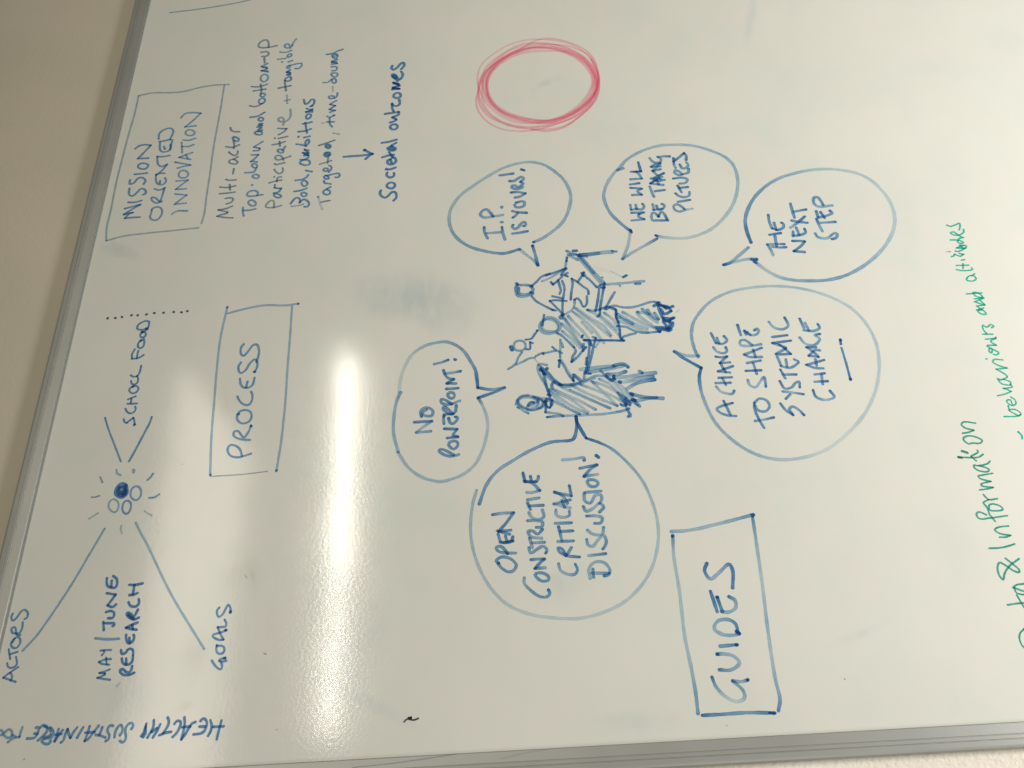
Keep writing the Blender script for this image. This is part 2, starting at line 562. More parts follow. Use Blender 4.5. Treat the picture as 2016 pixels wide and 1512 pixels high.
parse('''
C 0 1150 6
P heading_text | small blue capitals reading ACTORS, top left corner of the board
S word | ACTORS
I blue 5 .72
185,1155 115,1130 40,1105! 90,1065 215,980
125,1140 145,1090 122,1045
85,935 95,975 130,990 175,975 200,940 190,860
105,770 112,830 122,885; 118,828 160,815 208,800
o 150,665 130,710 145,745 185,757 225,725 242,670 225,630 190,630
145,690 175,645
270,450 265,510 245,560 225,580 185,582 150,575 135,540 150,512 178,510 188,545 200,600 240,600
152,350 135,385 150,432 195,400 250,325 290,302 325,330 330,370 315,400 292,412
C 0 1150 6
P connecting_line | long straight line from ACTORS to the ring of circles
I line 5 .55
270,785! 420,625 550,450 850,0 1045,-330 1236,-654
C 130 880 8
P connecting_line | long straight line from the ring of circles down to GOALS
I line 5 .5
1100,1195 1180,1360 1280,1540 1640,2290 2175,3180
C 0 1150 6
P two_line_text | blue capitals reading MAY | JUNE RESEARCH in the fork of two lines
S word | MAY
I blue 5 .75
1300,1130 1220,1120 1150,1107! 1200,1090 1245,1065 1240,1055! 1175,1050! 1240,1030 1298,1008
1312,885 1250,888 1170,920! 1200,940 1290,952; 1255,870 1262,950
1205,840 1235,800 1225,785; 1190,785 1250,780 1312,778
S divider_stroke
I line 6 .6
1130,640 1260,652 1405,646
S word | JUNE
I blue 6 .85
1222,448 1228,545; 1232,462 1290,462 1345,465 1352,485 1332,497
1255,330 1305,318 1345,332 1350,365 1330,400 1280,402
1372,240 1330,272 1272,250! 1320,190 1368,125! 1265,107
1265,-70 1262,-20 1275,25 1320,40 1365,40 1385,0 1380,-60 1340,-95; 1315,30 1322,-40
S word | RESEARCH
I blue 6.5 .85
1585,1048 1530,1070 1470,1075 1425,1045 1420,1015 1450,1005 1480,1030 1510,1045 1545,1025 1562,970
1440,880 1448,925 1480,950 1530,945 1562,910 1570,850; 1492,945 1490,880
1430,780 1440,822 1480,815 1510,775 1540,762 1572,785 1572,828
1490,600 1492,650 1520,700 1570,670 1585,620 1578,600; 1535,690 1528,635
1625,455 1560,480 1490,515! 1550,530 1612,540; 1562,480 1572,535
1640,395 1580,420 1530,395 1500,360 1505,340 1545,350 1575,390 1630,300
1580,410 1540,385 1520,365
1520,215 1535,250 1570,265 1610,262 1645,220 1640,180
1530,130 1580,125 1625,105; 1530,8 1590,10 1685,-8; 1570,120 1590,10
C 0 1360 8
P edge_text | blue capitals reading HEALTHY SUSTAINABLE FOO, running up the left edge of the board
S word | FOO
I blue 6 .6
o -60,660 -20,630 10,622 45,645 35,690 0,700 -40,710
-170,790 -120,740 -80,640! -150,610 -210,660 -200,740 -165,790
o 150,605 185,640 195,690 170,730 120,740 70,705 55,690 90,645
128,808 200,755 310,725! 325,660 358,572; 195,700 250,722
S word | SUSTAINABLE
I blue 6.5 .68
430,752 500,750 550,735 590,680 610,620 600,575 570,580; 545,672 590,680
640,578 680,540 730,555 745,600 735,650 680,710 600,782
800,580 835,620 840,680 810,735 740,750 680,770 655,790 700,830 770,835 800,790
700,560 780,590 800,640; 690,735 760,720 800,690
925,605 905,680 865,795! 920,710 990,620; 880,690 970,680
960,815 1000,780 1030,680 1065,605! 1080,670 1110,740! 1160,650 1215,578
1215,740 1260,660 1312,575
1412,560 1390,640 1335,790! 1390,760 1460,670 1555,550; 1345,660 1490,650
1612,575 1590,640 1560,695; 1510,695 1580,705 1660,735
1780,552 1740,545 1705,580 1695,640 1722,700 1710,760 1665,792
1805,730 1815,660 1850,580 1900,535 1930,580 1925,640 1890,700
C 240 1360 8
150,600 180,550 160,510 110,520 65,580 55,660 65,720 50,780 10,812 -30,790
S word | HEALTHY
I blue 6.5 .8
305,715 350,640 385,520; 335,730 370,670 378,560
405,735 450,660 495,570 505,465; 490,735 560,620 605,530; 470,650 550,590
722,420 742,480 720,560 650,670; 590,700 680,665 775,645
830,520 860,480 910,475 930,510 900,600 850,680 800,728
985,420 990,500 975,620 938,765! 990,700 1050,600 1100,520 1160,490; 955,575 1080,562
1240,478 1275,440 1315,450 1340,500 1325,580 1295,640 1240,672 1130,688; 1225,565 1310,565
1395,465 1415,540 1405,620 1360,710; 1570,470 1540,580 1495,760; 1440,568 1605,560
C 370 1160 8
P heading_text | small blue capitals reading GOALS below the lower connecting line
S word | GOALS
I blue 5.5 .72
380,1125 415,1185 480,1250 520,1262 540,1215 525,1155
605,1130 545,1140 495,1130! 500,1108 540,1095 590,1078
455,880 448,935 455,990 495,1018 550,1005 575,955 565,910 520,890 460,895
600,645 550,670 470,695 400,715 390,745 440,780 500,800 560,795! 520,720 485,640 470,600! 540,595 590,590 605,540 580,480
495,290 462,330 460,390 485,435 540,405 590,320 635,245 665,285 672,370
I blue 6.5 .9
d 598,645; d 670,355; d 582,1088
C 130 880 8
P filled_circle | solid blue circle among the three open circles
I blue 7 .8
o 870,575 940,590 960,660 955,740 905,790 840,790 785,750 780,700 810,630
o 870,620 925,630 925,720 870,765 820,730 825,670
I blue 9 .75
850,640 900,640 940,610; 830,690 930,740; 840,740 920,680; 900,760 940,690
P open_circle | open circle to the lower side of the filled circle
I blue 5 .62
o 1100,620 1160,640 1185,720 1160,800 1100,838 1040,810 1015,740 1040,660
P open_circle | open circle nearest the ACTORS line
I blue 4.5 .55
o 755,822 815,860 830,930 800,1010 760,1030 705,1000 670,930 690,860
P open_circle | narrow open circle in the middle of the ring
I blue 5 .68
o 970,845 1020,885 1020,960 990,1030 945,1055 895,1010 892,930 920,870
E burst_stroke |
I blue 4.5 .55
795,360 805,415 860,445
I grey 4 .6
542,475 575,560
405,792 460,790 528,770
I grey 4 .45
365,1130 430,1090 502,1045
875,1240 862,1290 882,1360
1240,1010 1290,1045 1350,1078
I blue 4.5 .7
1310,800 1390,795 1470,745
1283,522 1330,480 1370,422
I grey 3.5 .55
o 1060,350 1082,365 1075,405 1060,410 1052,370
C 170 730 8
P arrow_stroke | upper short line pointing from the circles to SCHOOL FOOD
I blue 4 .7
298,740,.95 302,760,.8 350,920 450,1180 545,1430
P arrow_stroke | lower short line pointing from the circles to SCHOOL FOOD
I blue 5 .72
1030,730,.95 1026,750,.8 1000,820 900,1010 790,1220 675,1425
P two_word_text | blue capitals reading SCHOOL FOOD inside the fork of two short lines
S word | SCHOOL
I blue 4.5 .78
593,762 603,808 640,822! 690,780 742,742! 758,790 760,850
615,595 640,645 700,672 755,645 778,600 770,565
645,520 720,520 798,515; 778,402 720,425 658,450; 700,510 712,432
740,240 690,275 675,310 700,345 745,355 800,325 822,280 800,245 755,235
705,160 712,200 755,215 800,190 818,135 800,80
700,70 740,95 800,85! 835,40 865,-80
I blue 5.5 .9
d 760,850; d 735,250
C 170 590 8
S word | FOOD
I blue 4.5 .78
765,780 720,860 720,930! 800,925 850,905 905,870; 822,805 805,860 800,925
860,640 820,690 815,745 860,765 900,730 915,670 905,615
o 885,510 850,550 860,590 910,590 940,550 925,515
960,455 870,475 805,460 810,410 870,360 950,335 990,350 985,400 965,470 940,480
920,500 880,500
I blue 6 .9
d 862,645; d 880,515; d 950,455
C 170 590 8
E dot |
I black 4.8 .8
d 337,293; d 458,290; d 563,273; d 712,247; d 810,247; d 950,233; d 1072,212; d 1218,208; d 1378,195; d 1500,200; d 1592,182
C 380 560 4
P drawn_box | hand-drawn box round PROCESS
I line 5 .5
270,180 215,430 185,700 165,950 145,1200 135,1500
275,228 400,195 560,165 730,165 830,152
780,175 765,400 745,650 725,950 695,1230 657,1470
I grey 3 .55
140,1512 400,1495 585,1472
I blue 5 .75
d 270,180; d 828,153; d 657,1465; d 138,1500
P heading_text | blue capitals reading PROCESS inside a tall box
S word | PROCESS
I blue 5.2 .68
458,1332 400,1352 345,1362 290,1345 272,1300 295,1265 345,1275 375,1310 385,1352
448,1225 370,1218 320,1190 325,1160 355,1155 380,1185 400,1205 435,1165 458,1112
o 350,1025 352,1070 390,1095 440,1080 462,1040 448,1000 400,990 365,1005
350,883 365,915 400,945 440,948 465,910 468,870 458,845
370,742 378,790 400,812 440,812 470,790 485,735; 418,812 430,765
378,615 358,650 372,698 410,680 450,620 490,590 508,620 502,660 485,690
400,470 378,500 380,550 400,562 440,520 475,478 505,475 520,520 515,565 500,610
I blue 6 .88
d 485,688; d 358,1022; d 458,1115
''')
parse('''
C 200 150 4.447
P drawn_box | grey hand-drawn box round MISSION ORIENTED INNOVATION
I grey 4 .5
325,175 290,330 235,520 180,730 130,930 80,1180 45,1330 42,1440
325,172 440,148 600,145 720,135 860,100 980,80 1115,73
1075,80 1040,300 985,600 950,850 920,1050 900,1200 875,1290
45,1440 200,1400 400,1375 600,1355 850,1328
P heading_text | blue capitals reading MISSION ORIENTED INNOVATION inside a grey box
S word | MISSION
I blue 4.6 .7
335,1235 270,1238 205,1245! 250,1200 275,1195! 195,1212! 270,1165 340,1125! 205,1160
235,1105 290,1105 350,1090
245,985 242,1035 270,1050 310,1020 350,985 385,1000 385,1030 365,1038
250,910 248,945 285,935 320,895 360,890 385,915 370,945
290,860 340,855 398,848
o 320,780 345,765 385,765 410,780 390,808 350,812 322,800
410,718 360,720 318,722! 370,670 432,605! 380,600 330,610 295,635
C 285 245 4.88
S word | ORIENTED
I blue 4.4 .66
68,825 60,860 50,890 75,918 120,915 160,870 165,820 140,795 95,798 68,815
165,740 110,755 70,730 65,705 100,705 140,740; 150,740 170,680 190,610,.75
95,620 140,630 195,610
110,480 108,540 130,575 180,575 205,540 195,515; 148,540 146,565
190,470 150,470 110,485! 170,440 215,385! 160,405 130,385 120,310! 180,310 240,298
148,172 145,230 160,260 210,262 245,240 248,190; 185,212 195,238
140,165 180,160 245,145! 275,60 250,38 190,50 140,90 135,140; 245,240 266,150
C 335 215 4.43
S word | INNOVATION
I blue 4.3 .6
15,915,.5 60,890 150,888,.75
140,820 40,830! 90,790 145,750! 45,740
140,695 50,700! 100,660 155,620! 55,628
o 85,545 75,580 100,600 140,595 160,570 140,540 105,535
45,463,.8 110,475 178,488! 120,500 65,515
178,440 80,420! 130,400 195,378; 138,398 155,430
100,290 105,380; 105,325 160,325 205,310
115,268 160,272 220,255
o 140,190 135,215 165,230 200,225 215,205 195,185 160,180
225,145 130,155! 200,100 268,35! 200,30 130,40 95,75
C 410 249 8
P list_text | blue handwriting reading Multi-actor, first line of the list under the box
S word | Multi-actor
I grey 4.2 0.66
385,1440 270,1435 140,1415! 210,1390 300,1365 305,1350! 160,1315! 280,1295 380,1255
270,1135 340,1125 388,1135 390,1165 350,1200 290,1220
180,1060 300,1050 420,1035; 185,955 300,962 430,935; 345,1000 338,915
280,835 320,848 435,842
390,745 405,665
o 330,545 370,520 430,530 465,565 440,590 380,590 335,570
470,480 400,515 ; 325,405 370,440 430,460 465,420 465,390
280,320 380,330 490,290; 405,345 410,290 400,225
I blue 4.6 0.70
o 390,165 430,170 480,195 480,225 440,235 400,210
I grey 4.2 0.66
350,20 360,55 400,80 490,85
C 410 249 8
P list_text | blue handwriting reading Top-down and bottom-up, second line of the list
S word | Top
I blue 4.4 0.66
550,1280 545,1340 560,1410; 560,1325 650,1320 745,1300
o 640,1180 680,1160 740,1190 750,1230 710,1255 655,1235 630,1205
858,1075 800,1085 740,1095 650,1100 610,1085 620,1050 680,1015 750,1015 785,1045 770,1090
d 692,922
S word | down
I blue 4.4 0.66
580,730 660,725 720,715 760,650; o 700,770 750,755 800,780 780,815 730,815 695,790
o 695,590 740,590 775,620 755,650 720,650 690,620
770,560 700,550 670,555! 740,500 790,445! 680,450
715,385 800,375 810,345! 720,325! 790,280 858,238
S word | and
I blue 4.4 0.73
o 730,95 780,75 850,95 840,125 780,130 740,115
850,60 780,80 ; 770,10 845,20 790,50
C 410 60 8
855,1465 790,1475 840,1490 ; 790,1500 850,1500
o 790,1390 830,1370 870,1390 850,1425 800,1420
660,1368 780,1350 890,1290
S word | bottom
I grey 4.2 0.66
655,1188 740,1200 800,1180 850,1150
I blue 4.2 0.68
o 800,1100 850,1070 890,1080 890,1120 850,1155 800,1140
o 820,1010 870,990 900,1010 870,1045 830,1040
I grey 4.2 0.63
715,955 800,940 905,925; 685,885 780,890 860,870 930,848
830,1000 840,930 825,850
I blue 4.2 0.64
o 860,700 910,695 945,730 920,790 870,810 830,780 830,730
945,655 840,635! 900,620 930,600! 840,570! 890,545 935,520; 850,640 930,640; 860,580 920,580
I grey 4.2 0.68
890,510 885,435
S word | up
I grey 4.2 0.64
835,345 920,335 955,360 930,400 850,412
1080,240 960,265 830,270 790,250 800,210 850,165 920,150 950,190 950,265
P list_text | blue handwriting reading Participative + tangible, third line of the list
S word | tangible
I grey 4.0 0.60
1095,455 1220,440 ; 1130,340 1220,345 1310,315
I blue 4.0 0.63
o 1200,240 1240,212 1280,230 1275,270 1230,275
1290,280 1330,230
I grey 4.6 0.48
1320,230 1350,180 1385,135
I blue 4.0 0.68
o 1245,420 1260,380 1310,370 1310,400 1270,420
1260,495 1325,475 ; d 1165,498
o 1240,570 1280,555 1280,590 1245,595
1270,555 1380,530 1470,520 1470,560 1420,600 1370,600
I blue 4.2 0.76
1290,620 1235,660! 1300,680 1230,700 1290,705; 1240,650 1290,660
o 1210,770 1260,735 1305,740 1300,780 1250,800 1215,790
I grey 4.2 0.68
1105,910 1210,890 1300,870; 1225,950 1215,880 1205,790
I grey 4.0 0.48
1240,1020 1245,1150; 1205,1110 1290,1090
S word | Participative
I grey 4.6 0.53
o 1100,1400 1150,1370 1190,1400 1170,1440 1120,1430
1180,1490 1195,1450 1270,1400 1300,1320 1295,1245
C 410 249 8
I grey 4.2 0.64
1110,130 1200,80 1235,35! 1160,35 1100,30
1105,190 1250,158; d 1050,187
1010,290 1120,270 1210,240; 1130,310 1125,235
I blue 4.4 0.68
o 1090,375 1140,360 1190,400 1150,420 1110,405
1180,370 1215,315
I grey 4.2 0.62
1295,470 1190,505 1100,530 1055,500 1070,465 1130,460 1170,490 1185,530
1070,605 1205,572; d 1048,588
1040,675 1070,720 1130,742 1180,700 1170,655
960,890 1060,860 1155,845; 1080,870 1100,800 1150,795; d 1040,795
I blue 4.4 0.73
1050,920 1045,965! 1100,975 1150,975! 1110,1030 1030,1050
o 1030,1070 1080,1060 1150,1095 1130,1120 1060,1110
I grey 4.2 0.58
1150,1245 1060,1270 960,1280 905,1265 920,1225 980,1170 1025,1170 1040,1220 1035,1280
P list_text | blue handwriting reading Bold, ambitious, fourth line of the list
S word | Bold,
I blue 4.8 0.73
1300,1215 1350,1150 1400,1120 1445,1150 1440,1200! 1500,1150 1560,1170 1590,1220 1560,1265 1515,1265
I grey 4 .5
1310,1260 1400,1250 1500,1225
I blue 4.6 0.70
o 1460,1065 1500,1040 1550,1060 1540,1095 1490,1100
1355,1025 1450,1010 1550,975
o 1470,880 1510,850 1560,880 1550,930 1500,940 1475,910
1375,850 1480,835 1550,800 1575,765
1540,695 1590,705 1635,712
S word | ambitious
I blue 4.6 0.73
o 1440,575 1500,530 1590,540 1600,590 1560,610 1480,600
1450,525 1520,520 1580,490
1510,460 1580,460! 1490,415! 1580,420! 1520,365! 1580,380; 1520,440 1575,440
1390,280 1470,290 1540,310; o 1550,220 1580,205 1590,250 1540,300 1530,260
1510,175 1600,155; d 1422,165
1420,85 1530,70 1620,40; 1555,100 1545,50 1530,-60
C 410 60 8
I blue 4.6 0.76
1490,1472 1560,1460 1630,1442
o 1540,1350 1580,1315 1620,1330 1600,1380 1550,1390
1540,1280 1640,1285 ; 1550,1230 1640,1260; 1545,1290 1640,1240
1640,1190 1600,1200 1640,1180 1670,1140 1665,1090 1620,1090 1580,1140 1530,1160 1505,1090
P list_text | blue handwriting reading Targeted, time-bound, last line of the list
C 600 240 8
S word | Targeted,
I grey 4.6 0.34
210,1180 240,1290 275,1380
I grey 4.2 0.68
255,1265 330,1250 395,1238; d 212,1182
I blue 4.6 0.73
405,1025 340,1060 290,1100 300,1130 350,1148 395,1130 395,1085 350,1070
305,930 310,965 360,970 410,980
o 310,850 350,845 380,890 340,900 305,880
340,850 440,825 540,815 550,845 520,875 485,872
o 290,755 320,730 370,745 350,775 310,775
380,790 420,740 415,700 385,690
I grey 4.2 0.58
235,668 330,640 420,610; 360,650 370,570
I blue 4.6 0.78
o 305,505 350,480 400,490 400,520 360,550 320,540
I blue 8 .7
350,505 370,520
I blue 4.6 0.70
o 330,360 380,355 410,385 380,420 330,400
I blue 8 .6
360,385 375,395
I grey 4.2 0.70
222,372 330,340 400,315 470,290
I grey 3.5 .5
450,178 545,195
C 600 70 8
S word | time-bound
I grey 4 .35
270,1385 360,1360
I blue 4.4 0.68
360,1360 460,1360; 435,1440 400,1400 390,1300
400,1290 460,1260; d 360,1275; d 465,1258
400,1210 480,1180! 390,1165! 440,1130 480,1105! 400,1085! 450,1050 500,1025
o 375,970 420,950 465,965 440,990 390,990
470,990 510,950 515,905
I grey 4.2 0.39
440,805 445,880
I grey 4.0 0.60
290,742 370,735 420,690
I blue 4.2 0.68
o 430,690 480,680 490,740 450,750 430,720
o 415,600 460,590 515,600 510,640 450,650 420,620
420,495 490,490 510,510 490,550 430,555
425,455 510,440! 425,410! 510,375; 430,430 500,410
o 430,310 490,290 520,320 490,360 450,350
345,298 430,285 520,245 600,220
I blue 7 .45
460,330 490,310
C 600 240 8
P drawn_arrow | short blue arrow pointing down from the list to Societal outcomes
I line 5.5 .72
615,552 750,540 900,530 1070,505
I blue 5.5 .78
940,443 1000,475 1070,505! 1010,540 960,585
I blue 6 .88
d 945,445
P sentence_text | blue handwriting reading Societal outcomes below the small arrow
S word | Societal
I blue 5.6 .8
1200,1080 1185,1125 1215,1175 1270,1195 1320,1160 1370,1110 1420,1105 1445,1150 1440,1200 1400,1240
o 1300,985 1350,955 1410,970 1420,1015 1370,1050 1310,1035 1290,1010
1300,800 1290,840 1330,875 1380,870 1410,840 1405,808
1310,752 1360,745 1430,720; d 1285,745
1420,570 1440,610 1400,665 1350,675 1305,650 1310,610 1350,600 1370,650
1225,560 1320,530 1400,520; 1350,590 1395,560 ; 1380,550 1330,480
1370,380 1300,420 1340,450 1420,445 1425,410 1360,380 1440,330; 1340,420 1400,430
1215,330 1320,315 1445,280
C 600 70 8
S word | outcomes
I blue 5.6 .78
o 1345,1430 1390,1400 1450,1410 1460,1450 1410,1480 1360,1470
1345,1370 1430,1340 1440,1320! 1380,1290! 1480,1240 1480,1200
1265,1235 1370,1220 1470,1205; 1400,1195 1380,1150 1375,1085
1375,1070 1400,1105 1450,1110 1495,1080 1490,1015
o 1395,950 1440,905 1500,915 1510,960 1460,985 1410,975
1380,850 1490,840! 1390,820! 1490,790! 1400,740! 1480,770; 1390,835 1480,835; 1400,755 1470,760
1460,720 1440,690 1385,650 1380,615 1420,615 1460,660 1480,700 1530,660 1545,610 1520,570
1380,480 1365,510 1395,540 1450,510 1520,440 1560,430 1565,480 1520,530
I blue 9 .65
1405,640 1425,665
C 0 0 1
P ruled_line | faint grey line at the top right corner of the writing
I grey 3.2 .55
335,25 400,17 470,5 500,-2
C 130 880 8
E ink_speck |
I grey 3 .4
1830,270 1835,275
C 370 1160 8
1215,1015 1228,1022
''')
